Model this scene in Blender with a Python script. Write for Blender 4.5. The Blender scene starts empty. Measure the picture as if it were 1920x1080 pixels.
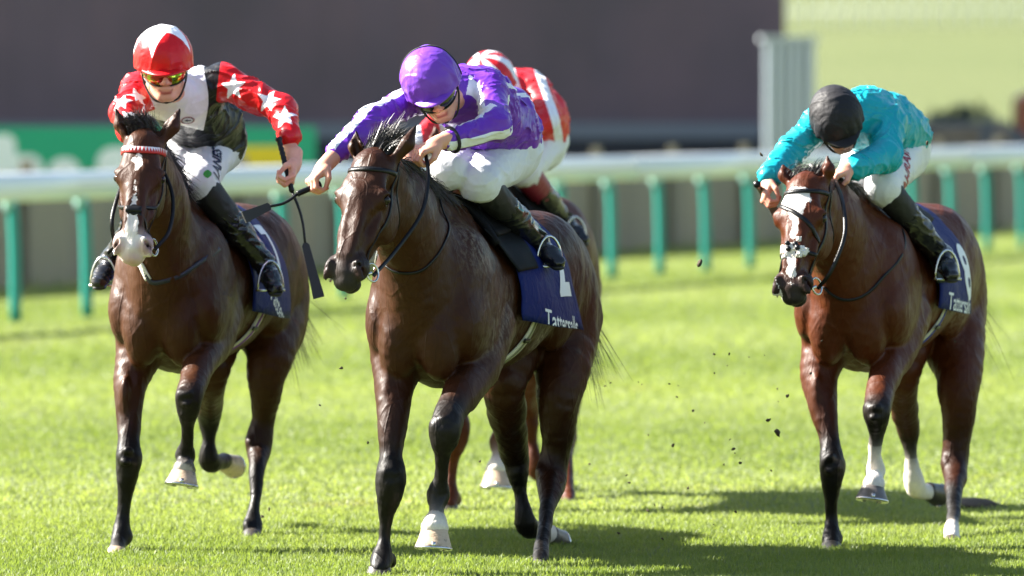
import bpy, math, random
import numpy as np
from mathutils import Vector, Matrix
from mathutils.bvhtree import BVHTree
from mathutils import noise as mnoise

random.seed(7); rng = np.random.default_rng(7)
S = bpy.context.scene
COL = S.collection
# ------------------------------------------------------------ camera
FPX = 14040.0; CAMH = 1.96; HOR = 161.0
PITCH = math.atan((540-HOR)/FPX)
cam_d = bpy.data.cameras.new('camera'); cam = bpy.data.objects.new('camera', cam_d); COL.objects.link(cam)
cam.location = (0,0,CAMH); cam.rotation_euler = (math.pi/2-PITCH,0,0)
cam_d.sensor_width = 36; cam_d.lens = FPX/1920*36
cam_d.clip_start = .5; cam_d.clip_end = 3000
cam_d.dof.use_dof = True; cam_d.dof.focus_distance = 30.1; cam_d.dof.aperture_fstop = 2.9
S.camera = cam
# ------------------------------------------------------------ light
SUN_AZ = math.radians(17); SUN_EL = math.radians(35)
SUNV = Vector((-math.cos(SUN_AZ)*math.cos(SUN_EL), math.sin(SUN_AZ)*math.cos(SUN_EL), math.sin(SUN_EL)))
W = bpy.data.worlds.new('World'); S.world = W; W.use_nodes = True
nt = W.node_tree; bg = nt.nodes['Background']
sky = nt.nodes.new('ShaderNodeTexSky'); sky.sky_type = 'NISHITA'; sky.sun_disc = False
sky.sun_elevation = SUN_EL; sky.sun_rotation = math.atan2(SUNV.x, SUNV.y)
sky.air_density = 1.2; sky.dust_density = 1.5
nt.links.new(sky.outputs[0], bg.inputs[0]); bg.inputs[1].default_value = .05
sd = bpy.data.lights.new('sun','SUN'); sd.energy = 5.0; sd.angle = math.radians(.53); sd.color = (1,.95,.86)
so = bpy.data.objects.new('sun', sd); COL.objects.link(so)
so.rotation_euler = SUNV.to_track_quat('Z','Y').to_euler()
S.view_settings.view_transform = 'Standard'; S.view_settings.look = 'None'
S.view_settings.exposure = 2.3; S.view_settings.gamma = 1
S.cycles.use_denoising = True
S.cycles.max_bounces = 6; S.cycles.transparent_max_bounces = 8

# ------------------------------------------------------------ helpers
XF = None     # (turn about z, pivot, shift): lets a traced pose be set down again elsewhere
def P(px, py, D):
    """a point on the ray through photograph pixel px,py at depth D metres (world Y)"""
    cp, sp = math.cos(PITCH), math.sin(PITCH)
    x = px-960; u = 540-py
    y = FPX*cp + u*sp; z = -FPX*sp + u*cp
    s = D/y
    v = Vector((x*s, D, CAMH+z*s))
    if XF is not None:
        a, pv, sh = XF; w = v-pv; c_, s_ = math.cos(a), math.sin(a)
        v = pv+sh+Vector((w.x*c_-w.y*s_, w.x*s_+w.y*c_, w.z))
    return v

def lin(r, g, b):
    f = lambda c: ((c/255)/12.92 if c/255 <= .04045 else (((c/255)+.055)/1.055)**2.4)
    return (f(r), f(g), f(b))

def props(o, label=None, cat=None, group=None, kind=None):
    if label: o['label'] = label
    if cat: o['category'] = cat
    if group: o['group'] = group
    if kind: o['kind'] = kind
    return o

def link(o, parent=None):
    COL.objects.link(o)
    if parent is not None:
        o.parent = parent
        o.matrix_parent_inverse = Matrix.Translation(-parent.location)   # only translated empties are parents
    return o

def empty(name, loc=(0,0,0), **k):
    o = bpy.data.objects.new(name, None); o.location = loc; COL.objects.link(o); o.empty_display_size = .1
    bpy.context.view_layer.update
    return props(o, **k)

def mesh_obj(name, verts, faces, mat, parent=None, smooth=True, attrs=None, mats=None, fmat=None, uv=None):
    me = bpy.data.meshes.new(name)
    V = np.asarray(verts, dtype=np.float32).reshape(-1,3)
    if isinstance(faces, np.ndarray):
        n, q = faces.shape
        me.vertices.add(len(V)); me.vertices.foreach_set('co', V.ravel())
        me.loops.add(n*q); me.loops.foreach_set('vertex_index', faces.astype(np.int32).ravel())
        me.polygons.add(n); me.polygons.foreach_set('loop_start', np.arange(0, n*q, q, dtype=np.int32))
        me.polygons.foreach_set('loop_total', np.full(n, q, dtype=np.int32))
        me.update(calc_edges=True)
    else:
        me.from_pydata([tuple(map(float, v)) for v in V], [], [tuple(f) for f in faces])
        me.update()
    if smooth and len(me.polygons): me.polygons.foreach_set('use_smooth', np.ones(len(me.polygons), dtype=bool))
    for k, a in (attrs or {}).items():
        a = np.asarray(a, dtype=np.float32)
        if a.ndim == 1:
            at = me.attributes.new(k, 'FLOAT', 'POINT'); at.data.foreach_set('value', a)
        else:
            at = me.attributes.new(k, 'FLOAT_COLOR', 'POINT')
            c = np.ones((len(a),4), dtype=np.float32); c[:,:3] = a
            at.data.foreach_set('color', c.ravel())
    if mats:
        for m in mats: me.materials.append(m)
        if fmat is not None: me.polygons.foreach_set('material_index', np.asarray(fmat, dtype=np.int32))
    elif mat: me.materials.append(mat)
    o = bpy.data.objects.new(name, me)
    return link(o, parent)

# ---- signed distance modelling --------------------------------------------------
def nrm(v):
    v = np.asarray(v, dtype=float); n = np.linalg.norm(v); return v/n if n else v
class SDF:
    def __init__(s): s.p = []
    def cone(s, a, b, ra, rb, k=.02, col=0, flat=None, sub=False):
        """tapered capsule; flat=(axis, factor) squeezes it along that axis"""
        s.p.append(dict(t='c', a=np.array(a, float), b=np.array(b, float), ra=ra, rb=rb, k=k, col=col, flat=flat, sub=sub)); return s
    def ell(s, c, r, ax=None, k=.02, col=0, sub=False):
        ax = np.eye(3) if ax is None else np.array([np.array(q, float) for q in ax])
        r = (r,r,r) if np.isscalar(r) else r
        s.p.append(dict(t='e', c=np.array(c, float), r=np.array(r, float), ax=ax, k=k, col=col, sub=sub)); return s
    def chain(s, pts, k=.015, flat=None):
        """pts: list of (pos, r, col)"""
        sub_ = []
        for (a, ra, ca), (b, rb, cb) in zip(pts[:-1], pts[1:]):
            sub_.append(dict(t='c', a=np.array(a, float), b=np.array(b, float), ra=ra, rb=rb, k=k, col=(ca, cb), flat=flat, sub=False))
        s.p.append(dict(t='m', segs=sub_, k=k, sub=False)); return s
    @staticmethod
    def dist(q, X, Y, Z):
        if q['t'] == 'm':
            d = None
            for g in q['segs']:
                e, _ = SDF.dist(g, X, Y, Z); d = e if d is None else np.minimum(d, e)
            return d, None
        if q['t'] == 'c':
            a, b = q['a'], q['b']; ba = b-a; L2 = max(float(ba@ba), 1e-9)
            px, py, pz = X-a[0], Y-a[1], Z-a[2]
            t = np.clip((px*ba[0]+py*ba[1]+pz*ba[2])/L2, 0, 1)
            dx, dy, dz = px-t*ba[0], py-t*ba[1], pz-t*ba[2]
            if q['flat'] is not None:
                u, f = q['flat']; u = nrm(u)
                m = dx*u[0]+dy*u[1]+dz*u[2]; g = m*(1/f-1)
                dx = dx+g*u[0]; dy = dy+g*u[1]; dz = dz+g*u[2]
            r = q['ra']+(q['rb']-q['ra'])*t
            l = np.sqrt(dx*dx+dy*dy+dz*dz)
            d = l-r
            if q['flat'] is not None: d = d*min(1, q['flat'][1])
            return d, t
        c, r, ax = q['c'], q['r'], q['ax']
        px, py, pz = X-c[0], Y-c[1], Z-c[2]
        l = [px*ax[i][0]+py*ax[i][1]+pz*ax[i][2] for i in range(3)]
        k0 = np.sqrt(sum((l[i]/r[i])**2 for i in range(3)))
        k1 = np.sqrt(sum((l[i]/r[i]**2)**2 for i in range(3)))
        return k0*(k0-1)/np.maximum(k1, 1e-6), None
    def bbox(s, q):
        if q['t'] == 'm':
            bb = [s.bbox(g) for g in q['segs']]; return np.min([b[0] for b in bb], 0), np.max([b[1] for b in bb], 0)
        if q['t'] == 'c':
            r = max(q['ra'], q['rb'])*(max(1, q['flat'][1]) if q['flat'] is not None else 1)
            lo = np.minimum(q['a'], q['b'])-r; hi = np.maximum(q['a'], q['b'])+r
        else:
            e = np.sqrt(((q['ax']*q['r'][:,None])**2).sum(0)); lo = q['c']-e; hi = q['c']+e
        return lo, hi
    def build(s, vox, disp=None, smooth=2, clip=None):
        bb = [s.bbox(q) for q in s.p]
        lo = np.min([b[0] for b, q in zip(bb, s.p) if not q['sub']], 0)-3*vox-.01
        hi = np.max([b[1] for b, q in zip(bb, s.p) if not q['sub']], 0)+3*vox+.01
        n = np.ceil((hi-lo)/vox).astype(int)+1
        F = np.full(n, .25, dtype=np.float32)
        ax = [lo[i]+vox*np.arange(n[i]) for i in range(3)]
        for q, (b0, b1) in zip(s.p, bb):
            m = q['k']+3*vox+.005
            i0 = np.maximum(((b0-m-lo)/vox).astype(int), 0); i1 = np.minimum(np.ceil((b1+m-lo)/vox).astype(int)+1, n)
            if (i1 <= i0).any(): continue
            sl = tuple(slice(i0[i], i1[i]) for i in range(3))
            X = ax[0][sl[0]].astype(np.float32)[:,None,None]; Y = ax[1][sl[1]].astype(np.float32)[None,:,None]; Z = ax[2][sl[2]].astype(np.float32)[None,None,:]
            d, _ = s.dist(q, X, Y, Z); d = d.astype(np.float32); f = F[sl]; k = max(q['k'], 1e-4)
            if q['sub']:
                h = np.maximum(k-np.abs(-d-f), 0); F[sl] = np.maximum(f, -d)+h*h/(4*k)
            else:
                h = np.maximum(k-np.abs(d-f), 0); F[sl] = np.minimum(f, d)-h*h/(4*k)
        if disp is not None:
            idx = np.nonzero(np.abs(F) < .04)
            p = np.stack([ax[i][idx[i]] for i in range(3)], 1)
            F[idx] += disp(p).astype(np.float32)
        if clip is not None:
            idx = np.nonzero(F < 4*vox)
            p = np.stack([ax[i][idx[i]] for i in range(3)], 1)
            F[idx] = np.maximum(F[idx], clip(p).astype(np.float32))
        F[0]=.2; F[-1]=.2; F[:,0]=.2; F[:,-1]=.2; F[:,:,0]=.2; F[:,:,-1]=.2
        return surface_nets(F, lo, vox, smooth)
    def colours(s, V, pal, tau=.012):
        V = V.astype(np.float32); num = np.zeros((len(V),3)); den = np.zeros(len(V)); 
        best = np.full(len(V), 1e9)
        ds = []; P_ = []
        for q in s.p: P_ += q['segs'] if q['t'] == 'm' else [q]
        for q in P_:
            if q['sub']: ds.append(None); continue
            d, t = s.dist(q, V[:,0], V[:,1], V[:,2]); d = np.asarray(d, float); ds.append((d,t)); best = np.minimum(best, d)
        for q, dt in zip(P_, ds):
            if dt is None: continue
            w = np.exp(-np.clip((dt[0]-best)/tau, 0, 40))
            c = q['col']
            if isinstance(c, tuple): col = np.asarray(pal[c[0]])[None]*(1-dt[1])[:,None]+np.asarray(pal[c[1]])[None]*dt[1][:,None]
            else: col = np.asarray(pal[c])[None]
            num += w[:,None]*col; den += w
        return num/den[:,None]

def surface_nets(F, lo, vox, smooth=2):
    n = F.shape; neg = F < 0
    c = np.zeros(tuple(m-1 for m in n), dtype=np.uint8)
    corners = [(i,j,k) for i in (0,1) for j in (0,1) for k in (0,1)]
    for (i,j,k) in corners: c += neg[i:n[0]-1+i, j:n[1]-1+j, k:n[2]-1+k]
    act = np.nonzero((c > 0) & (c < 8)); A = np.stack(act, 1)
    vals = np.stack([F[act[0]+i, act[1]+j, act[2]+k] for (i,j,k) in corners], 1)
    cp = np.array(corners, float)
    acc = np.zeros((len(A),3)); cnt = np.zeros(len(A))
    for a in range(8):
        for b in range(a+1, 8):
            if np.abs(cp[a]-cp[b]).sum() != 1: continue
            va, vb = vals[:,a], vals[:,b]; m = (va < 0) != (vb < 0)
            t = np.where(m, va/np.where(m, va-vb, 1), 0)
            acc += m[:,None]*(cp[a]+t[:,None]*(cp[b]-cp[a])); cnt += m
    V = (A+acc/cnt[:,None])*vox+lo
    idx = np.full(c.shape, -1, dtype=np.int32); idx[act] = np.arange(len(A))
    quads = []
    for axn in range(3):
        o = [x for x in range(3) if x != axn]
        s0 = [slice(None)]*3; s1 = [slice(None)]*3; s0[axn] = slice(0, n[axn]-1); s1[axn] = slice(1, n[axn])
        a = neg[tuple(s0)]; b = neg[tuple(s1)]
        e = np.nonzero(a != b); flip = a[e]
        e = np.stack(e, 1); ok = (e[:,o[0]] > 0) & (e[:,o[1]] > 0) & (e[:,o[0]] < n[o[0]]-1) & (e[:,o[1]] < n[o[1]]-1)
        e = e[ok]; flip = flip[ok]
        def g(d0, d1):
            q = e.copy(); q[:,o[0]] -= d0; q[:,o[1]] -= d1; return idx[q[:,0],q[:,1],q[:,2]]
        Q = np.stack([g(1,1), g(0,1), g(0,0), g(1,0)], 1)
        if axn == 1: flip = ~flip
        Q[~flip] = Q[~flip][:,::-1]
        quads.append(Q)
    Q = np.concatenate(quads)
    # light Taubin smoothing
    E = np.concatenate([Q[:,[0,1]], Q[:,[1,2]], Q[:,[2,3]], Q[:,[3,0]]])
    for it in range(smooth):
        for lam in (.5, -.52):
            s_ = np.zeros_like(V); d_ = np.zeros(len(V))
            for a in range(3):
                s_[:,a] = np.bincount(E[:,0], V[E[:,1],a], len(V))+np.bincount(E[:,1], V[E[:,0],a], len(V))
            d_ = np.bincount(E[:,0], minlength=len(V))+np.bincount(E[:,1], minlength=len(V))
            V = V+lam*(s_/d_[:,None]-V)
    return V, Q

def wav(p, scale, seed, n=5):
    """cheap smooth pseudo noise in -1..1"""
    r = np.random.default_rng(seed); out = np.zeros(len(p))
    for i in range(n):
        d = r.normal(size=3); d /= np.linalg.norm(d); f = scale*(.6+.9*r.random())
        out += np.sin(p@d*f*6.283+r.random()*6.28+1.3*np.sin(p@np.roll(d,1)*f*4+r.random()*6))
    return out/n*1.6
def ridge(p, scale, seed): return 1-np.abs(wav(p, scale, seed, 3))*1.4

def bvh_of(V, Q): return BVHTree.FromPolygons([tuple(v) for v in V.tolist()], [tuple(q) for q in Q.tolist()])

def catmull(pts, m):
    pts = [np.array(p, float) for p in pts]; out = []
    q = [pts[0]*2-pts[1]]+pts+[pts[-1]*2-pts[-2]]
    for i in range(1, len(q)-2):
        for j in range(m):
            t = j/m; a, b, c, d = q[i-1:i+3]
            out.append(.5*((2*b)+(-a+c)*t+(2*a-5*b+4*c-d)*t*t+(-a+3*b-3*c+d)*t**3))
    out.append(pts[-1]); return out

def tube(pts, r, sides=8, closed=False):
    """r scalar or list"""
    pts = [np.array(p, float) for p in pts]; n = len(pts); V = []; F = []
    up = np.array([0,0,1.]); prev = None
    for i in range(n):
        if closed: t = pts[(i+1)%n]-pts[i-1]
        else: t = pts[min(i+1,n-1)]-pts[max(i-1,0)]
        t = nrm(t)
        if prev is None: prev = nrm(np.cross(t, up if abs(t[2]) < .9 else np.array([1.,0,0])))
        s = nrm(prev-t*(prev@t)); prev = s; w = np.cross(t, s)
        ri = r if np.isscalar(r) else r[i]
        for j in range(sides):
            a = 2*math.pi*j/sides; V.append(pts[i]+ri*(math.cos(a)*s+math.sin(a)*w))
    m = n if closed else n-1
    for i in range(m):
        for j in range(sides):
            a = i*sides+j; b = i*sides+(j+1)%sides; c = ((i+1)%n)*sides+(j+1)%sides; d = ((i+1)%n)*sides+j
            F.append((a,b,c,d))
    if not closed: F.append(tuple(range(sides))[::-1]); F.append(tuple((n-1)*sides+j for j in range(sides)))
    return V, F

def merge(parts):
    V = []; F = []
    for v, f in parts:
        o = len(V); V += list(v); F += [tuple(i+o for i in q) for q in f]
    return V, F

def strap(path, bvh, w=.02, th=.004, off=.001, m=6, dirn=None, maxd=.08):
    """leather strap lying on a surface: path is loose, each point is dropped on the surface"""
    pts = catmull(path, m); P_ = []; N_ = []
    for p in pts:
        h = bvh.find_nearest(Vector(p)) if bvh else None
        if h and h[0] is not None and h[3] < maxd: P_.append(np.array(h[0])); N_.append(np.array(h[1]))
        else: P_.append(p); N_.append(np.array(dirn if dirn is not None else (0,-1,0), float))
    for _ in range(2):
        N_ = [nrm(N_[max(i-1,0)]+N_[i]+N_[min(i+1,len(N_)-1)]) for i in range(len(N_))]
        P_ = [(P_[max(i-1,0)]+2*P_[i]+P_[min(i+1,len(P_)-1)])/4 for i in range(len(P_))]
    V = []; F = []; n = len(P_)
    for i in range(n):
        t = nrm(P_[min(i+1,n-1)]-P_[max(i-1,0)]); nn = nrm(N_[i]-t*(t@N_[i])); b = np.cross(t, nn)
        base = P_[i]+nn*off
        for (sx, sy) in ((-1,0),(-.85,1),(.85,1),(1,0)): V.append(base+b*sx*w/2+nn*sy*th)
    for i in range(n-1):
        for j in range(4):
            a = i*4+j; b_ = i*4+(j+1)%4; F.append((a, b_, b_+4, a+4))
    F.append((3,2,1,0)); F.append(tuple((n-1)*4+j for j in range(4)))
    return V, F

def ring(c, n, r, rt, m=20, sides=7):
    n = nrm(n); a = nrm(np.cross(n, (0,0,1) if abs(n[2]) < .9 else (1,0,0))); b = np.cross(n, a); c = np.array(c, float)
    return tube([c+r*(math.cos(t)*a+math.sin(t)*b) for t in np.linspace(0, 2*math.pi, m, endpoint=False)], rt, sides, True)

def box(c, s, rot=None):
    c = np.array(c, float); h = np.array(s, float)/2
    R = np.eye(3) if rot is None else np.array(rot)
    V = [c+R@(h*np.array(k)) for k in ((-1,-1,-1),(1,-1,-1),(1,1,-1),(-1,1,-1),(-1,-1,1),(1,-1,1),(1,1,1),(-1,1,1))]
    return V, [(0,3,2,1),(4,5,6,7),(0,1,5,4),(1,2,6,5),(2,3,7,6),(3,0,4,7)]

def ribbons(roots, tips, ctrl, w, seg=5):
    """many tapered hair strips at once; roots,tips,ctrl (n,3)"""
    n = len(roots); V = np.zeros((n, seg+1, 2, 3)); r = np.random.default_rng(3)
    side = r.normal(size=(n,3)); 
    for i in range(seg+1):
        t = i/seg; c = (1-t)**2*roots+2*t*(1-t)*ctrl+t*t*tips
        tan = (2*(1-t)*(ctrl-roots)+2*t*(tips-ctrl)); s = np.cross(tan, side); s /= np.linalg.norm(s, axis=1)[:,None]+1e-9
        ww = (w*(1-.85*t**1.5))[:,None]
        V[:,i,0] = c-s*ww/2; V[:,i,1] = c+s*ww/2
    base = (np.arange(n)*(seg+1)*2)[:,None]
    F = []
    for i in range(seg): F.append(base+np.array([[2*i, 2*i+1, 2*i+3, 2*i+2]]))
    F = np.stack(F, 1).reshape(-1,4)
    return V.reshape(-1,3), F

# ------------------------------------------------------------ materials
def new_mat(name):
    m = bpy.data.materials.new(name); m.use_nodes = True
    return m, m.node_tree, m.node_tree.nodes['Principled BSDF']
def N(t, kind, **k):
    n = t.nodes.new(kind)
    for a, b in k.items():
        if a in ('ins',):
            for i, v in b.items(): n.inputs[i].default_value = v
        else: setattr(n, a, b)
    return n
def mix(t, fac, a, b, blend='MIX'):
    n = t.nodes.new('ShaderNodeMix'); n.data_type = 'RGBA'; n.blend_type = blend
    for sock, v in ((n.inputs[0], fac), (n.inputs[6], a), (n.inputs[7], b)):
        if isinstance(v, bpy.types.NodeSocket): t.links.new(v, sock)
        elif isinstance(v, (int, float)): sock.default_value = v
        else: sock.default_value = (*v[:3], 1)
    return n.outputs[2]
def ramp(t, src, stops):
    r = t.nodes.new('ShaderNodeValToRGB'); t.links.new(src, r.inputs[0])
    e = r.color_ramp.elements
    while len(e) < len(stops): e.new(.5)
    for x, (p, c) in zip(e, stops): x.position = p; x.color = (*c, 1) if len(c) == 3 else c
    return r.outputs[0]
def noise(t, scale, detail=3, rough=.5, vec=None, dist=0):
    n = t.nodes.new('ShaderNodeTexNoise'); n.inputs['Scale'].default_value = scale; n.inputs['Detail'].default_value = detail
    n.inputs['Roughness'].default_value = rough; n.inputs['Distortion'].default_value = dist
    if vec is None:
        g = t.nodes.new('ShaderNodeNewGeometry'); vec = g.outputs['Position']
    t.links.new(vec, n.inputs['Vector']); return n.outputs['Fac']
def bump(t, b, h, strength=.3, dist=.01):
    n = t.nodes.new('ShaderNodeBump'); n.inputs['Strength'].default_value = strength; n.inputs['Distance'].default_value = dist
    t.links.new(h, n.inputs['Height']); t.links.new(n.outputs[0], b.inputs['Normal'])
def attr(t, name): 
    a = t.nodes.new('ShaderNodeAttribute'); a.attribute_name = name; return a
def stretched(t, s):
    g = t.nodes.new('ShaderNodeNewGeometry'); m = t.nodes.new('ShaderNodeMapping'); m.inputs['Scale'].default_value = s
    t.links.new(g.outputs['Position'], m.inputs['Vector']); return m.outputs[0]
def math_(t, op, a, b=None):
    n = t.nodes.new('ShaderNodeMath'); n.operation = op
    for i, v in enumerate((a, b)):
        if v is None: continue
        if isinstance(v, bpy.types.NodeSocket): t.links.new(v, n.inputs[i])
        else: n.inputs[i].default_value = v
    return n.outputs[0]

MAT = {}
def simple(name, col, rough=.5, metal=0, var=.0, bmp=0, bscale=200, coat=0, spec=.5):
    if name in MAT: return MAT[name]
    m, t, b = new_mat(name)
    b.inputs['Roughness'].default_value = rough; b.inputs['Metallic'].default_value = metal
    b.inputs['Coat Weight'].default_value = coat; b.inputs['Specular IOR Level'].default_value = spec
    c2 = tuple(x*(1-var) for x in col)
    t.links.new(mix(t, noise(t, 30, 4), col, c2) if var else mix(t, 0.0, col, col), b.inputs['Base Color'])
    if bmp: bump(t, b, noise(t, bscale, 3), bmp, .004)
    MAT[name] = m; return m

def fabric(name, col, marks=(), rough=.45, sheen=.0, bmp=.35, spec=.3):
    """marks: list of (attribute, colour): painted where the attribute is below zero, in order"""
    m, t, b = new_mat(name); c = mix(t, noise(t, 14, 3), col, tuple(x*.88 for x in col))
    for a, mc in marks:
        f = math_(t, 'LESS_THAN', attr(t, a).outputs['Fac'], 0.0); c = mix(t, f, c, mc)
    t.links.new(c, b.inputs['Base Color']); b.inputs['Roughness'].default_value = rough
    b.inputs['Sheen Weight'].default_value = 0; b.inputs['Specular IOR Level'].default_value = spec
    w1 = noise(t, 16, 2, .5, None, 1.2); w2 = noise(t, 45, 2, .5, None, .8)
    bump(t, b, math_(t, 'ADD', w1, math_(t, 'MULTIPLY', w2, .12)), bmp, .02)
    return m

def coat_mat():
    m, t, b = new_mat('horse_coat')
    c = attr(t, 'Col').outputs['Color']
    n1 = noise(t, 7, 4, .6); n2 = noise(t, 160, 2, .6, stretched(t, (1,1,.35)))
    c = mix(t, math_(t, 'MULTIPLY', n1, .30), c, mix(t, 1.0, c, (.55,.5,.45), 'MULTIPLY'))
    c = mix(t, ramp(t, n2, [(.45,(0,0,0)),(.75,(.35,.35,.35))]), c, mix(t, 1.0, c, (1.5,1.45,1.4), 'MULTIPLY'))
    # dried sweat: fine pale flecks where the sweat attribute says so
    fl = noise(t, 60, 5, .75, stretched(t, (1,1,.5)))
    sw = math_(t, 'MULTIPLY', ramp(t, fl, [(.46,(0,0,0)),(.62,(1,1,1))]), attr(t, 'sweat').outputs['Fac'])
    c = mix(t, sw, c, (.42,.36,.29))
    f = ramp(t, math_(t, 'ADD', math_(t, 'MULTIPLY', attr(t, 'white').outputs['Fac'], 70), math_(t, 'MULTIPLY', noise(t, 120, 2), 1.0)), [(.45,(1,1,1)),(.6,(0,0,0))])
    c = mix(t, f, c, (.74,.68,.64))
    pk = attr(t, 'pink').outputs['Fac']; c = mix(t, pk, c, (.50,.30,.27))
    t.links.new(c, b.inputs['Base Color'])
    t.links.new(ramp(t, noise(t, 9, 3), [(.3,(.38,.38,.38)),(.7,(.56,.56,.56))]), b.inputs['Roughness'])
    b.inputs['Specular IOR Level'].default_value = .20
    h1 = noise(t, 26, 3, .6, stretched(t, (1,1,.45)), .8); h2 = noise(t, 320, 2, .5, stretched(t, (1,1,.3)))
    vn = N(t, 'ShaderNodeTexVoronoi', feature='DISTANCE_TO_EDGE'); vn.inputs['Scale'].default_value = 8.5
    t.links.new(stretched(t, (1.2,1,.35)), vn.inputs['Vector'])
    vein = ramp(t, vn.outputs['Distance'], [(0,(1,1,1)),(.045,(0,0,0))])
    h3 = noise(t, 11, 2, .5, stretched(t, (1.3,1,.45)), .5)
    h = math_(t, 'ADD', math_(t, 'ADD', math_(t, 'MULTIPLY', h1, .45), math_(t, 'MULTIPLY', h3, .9)), math_(t, 'ADD', math_(t, 'MULTIPLY', h2, .07), math_(t, 'MULTIPLY', vein, .13)))
    bump(t, b, h, .62, .014)
    return m
COATM = coat_mat()
BLACKL = simple('black_leather', (.006,.006,.007), .38, var=.3, bmp=.25, bscale=150, spec=.3)
STEEL = simple('steel', (.62,.62,.60), .22, 1)
BRASS = simple('brass', (.62,.45,.18), .25, 1)
PATENT = simple('polished_boot_leather', (.008,.008,.010), .27, bmp=.15, bscale=9, coat=.15)
def skin_mat():
    m, t, b = new_mat('skin')
    c = attr(t, 'Col').outputs['Color']; c = mix(t, math_(t,'MULTIPLY',noise(t, 60, 4),.5), c, mix(t, 1.0, c, (.85,.62,.58), 'MULTIPLY'))
    t.links.new(c, b.inputs['Base Color']); b.inputs['Roughness'].default_value = .5
    b.inputs['Subsurface Weight'].default_value = .12; b.inputs['Subsurface Radius'].default_value = (.02,.008,.004)
    b.inputs['Subsurface Scale'].default_value = .3
    bump(t, b, noise(t, 260, 3), .25, .002); return m
SKIN = skin_mat()
def hair_mat(name, dark, light, k=.5):
    m, t, b = new_mat(name)
    t.links.new(mix(t, ramp(t, noise(t, 70, 2), [(.4,(0,0,0)),(.75,(k,k,k))]), dark, light), b.inputs['Base Color'])
    b.inputs['Roughness'].default_value = .38; return m
HAIR = hair_mat('horse_hair', (.014,.011,.010), (.085,.075,.068), .9)
EYE = simple('horse_eye', (.010,.006,.004), .12, spec=.35)
HOOFC = None
# ============================================================ THE SETTING
def hgt(X, Y):
    """terrain height: flat course, the heath rises beyond the buildings"""
    t = np.clip((np.asarray(Y, float)-128)/260, 0, 1); r = t*t*(3-2*t)*12.0
    return r*(1+.06*np.sin(np.asarray(X)*.05))

def turf_colour(t, kind):
    """mown turf: broad mowing bands across the course, patches and yellowed tips"""
    g = N(t, 'ShaderNodeNewGeometry'); sep = N(t, 'ShaderNodeSeparateXYZ'); t.links.new(g.outputs['Position'], sep.inputs[0])
    wob = math_(t, 'MULTIPLY', noise(t, .35, 3), 3.0)
    yb = math_(t, 'ADD', sep.outputs['Y'], wob)
    band = math_(t, 'SINE', math_(t, 'MULTIPLY', yb, 6.283/11.5)); band = math_(t, 'ADD', math_(t, 'MULTIPLY', band, .5), .5)
    n1 = noise(t, 1.1, 5, .65); n2 = noise(t, 22, 4, .7)
    dark, light = ((.112,.155,.034), (.195,.235,.090)) if kind == 'base' else ((.132,.188,.040), (.248,.302,.118))
    f = math_(t, 'ADD', math_(t, 'MULTIPLY', band, .35), math_(t, 'MULTIPLY', n1, .75))
    c = mix(t, ramp(t, f, [(.25,(0,0,0)),(.85,(1,1,1))]), dark, light)
    c = mix(t, ramp(t, n2, [(.35,(.35,.35,.35)),(.6,(0,0,0))]), c, tuple(x*.7 for x in dark))
    c = mix(t, ramp(t, noise(t, .9, 6, .7), [(.58,(0,0,0)),(.72,(.45,.45,.45))]), c, (.23,.205,.085))
    return c
m, t, b = new_mat('turf_soil'); c = turf_colour(t, 'base')
far = N(t, 'ShaderNodeMapRange'); g = N(t, 'ShaderNodeNewGeometry'); sp = N(t, 'ShaderNodeSeparateXYZ')
t.links.new(g.outputs['Position'], sp.inputs[0]); t.links.new(sp.outputs['Y'], far.inputs[0])
far.inputs[1].default_value = 100; far.inputs[2].default_value = 135
hill = mix(t, noise(t, .12, 5, .6), (.095,.125,.035), (.15,.17,.06))
c = mix(t, far.outputs[0], c, hill)
t.links.new(c, b.inputs['Base Color']); b.inputs['Roughness'].default_value = .8; b.inputs['Specular IOR Level'].default_value = .3
bump(t, b, math_(t, 'ADD', noise(t, 45, 5, .7), math_(t,'MULTIPLY', noise(t, 9, 3), 1.5)), .9, .05)
TURF = m
xs = np.concatenate([np.linspace(-400,-12,30), np.linspace(-10,14,40), np.linspace(16,400,30)])
ys = np.concatenate([np.linspace(-25,25,12), np.linspace(26,110,90), np.linspace(112,420,60), np.linspace(440,1500,20)])
GX, GY = np.meshgrid(xs, ys, indexing='ij')
GZ = hgt(GX, GY)
V = np.stack([GX, GY, GZ], -1).reshape(-1,3); ny = len(ys)
I = np.arange(len(xs)*ny).reshape(len(xs), ny)
Q = np.stack([I[:-1,:-1], I[1:,:-1], I[1:,1:], I[:-1,1:]], -1).reshape(-1,4)
props(mesh_obj('ground', V, Q, TURF), kind='structure')

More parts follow.
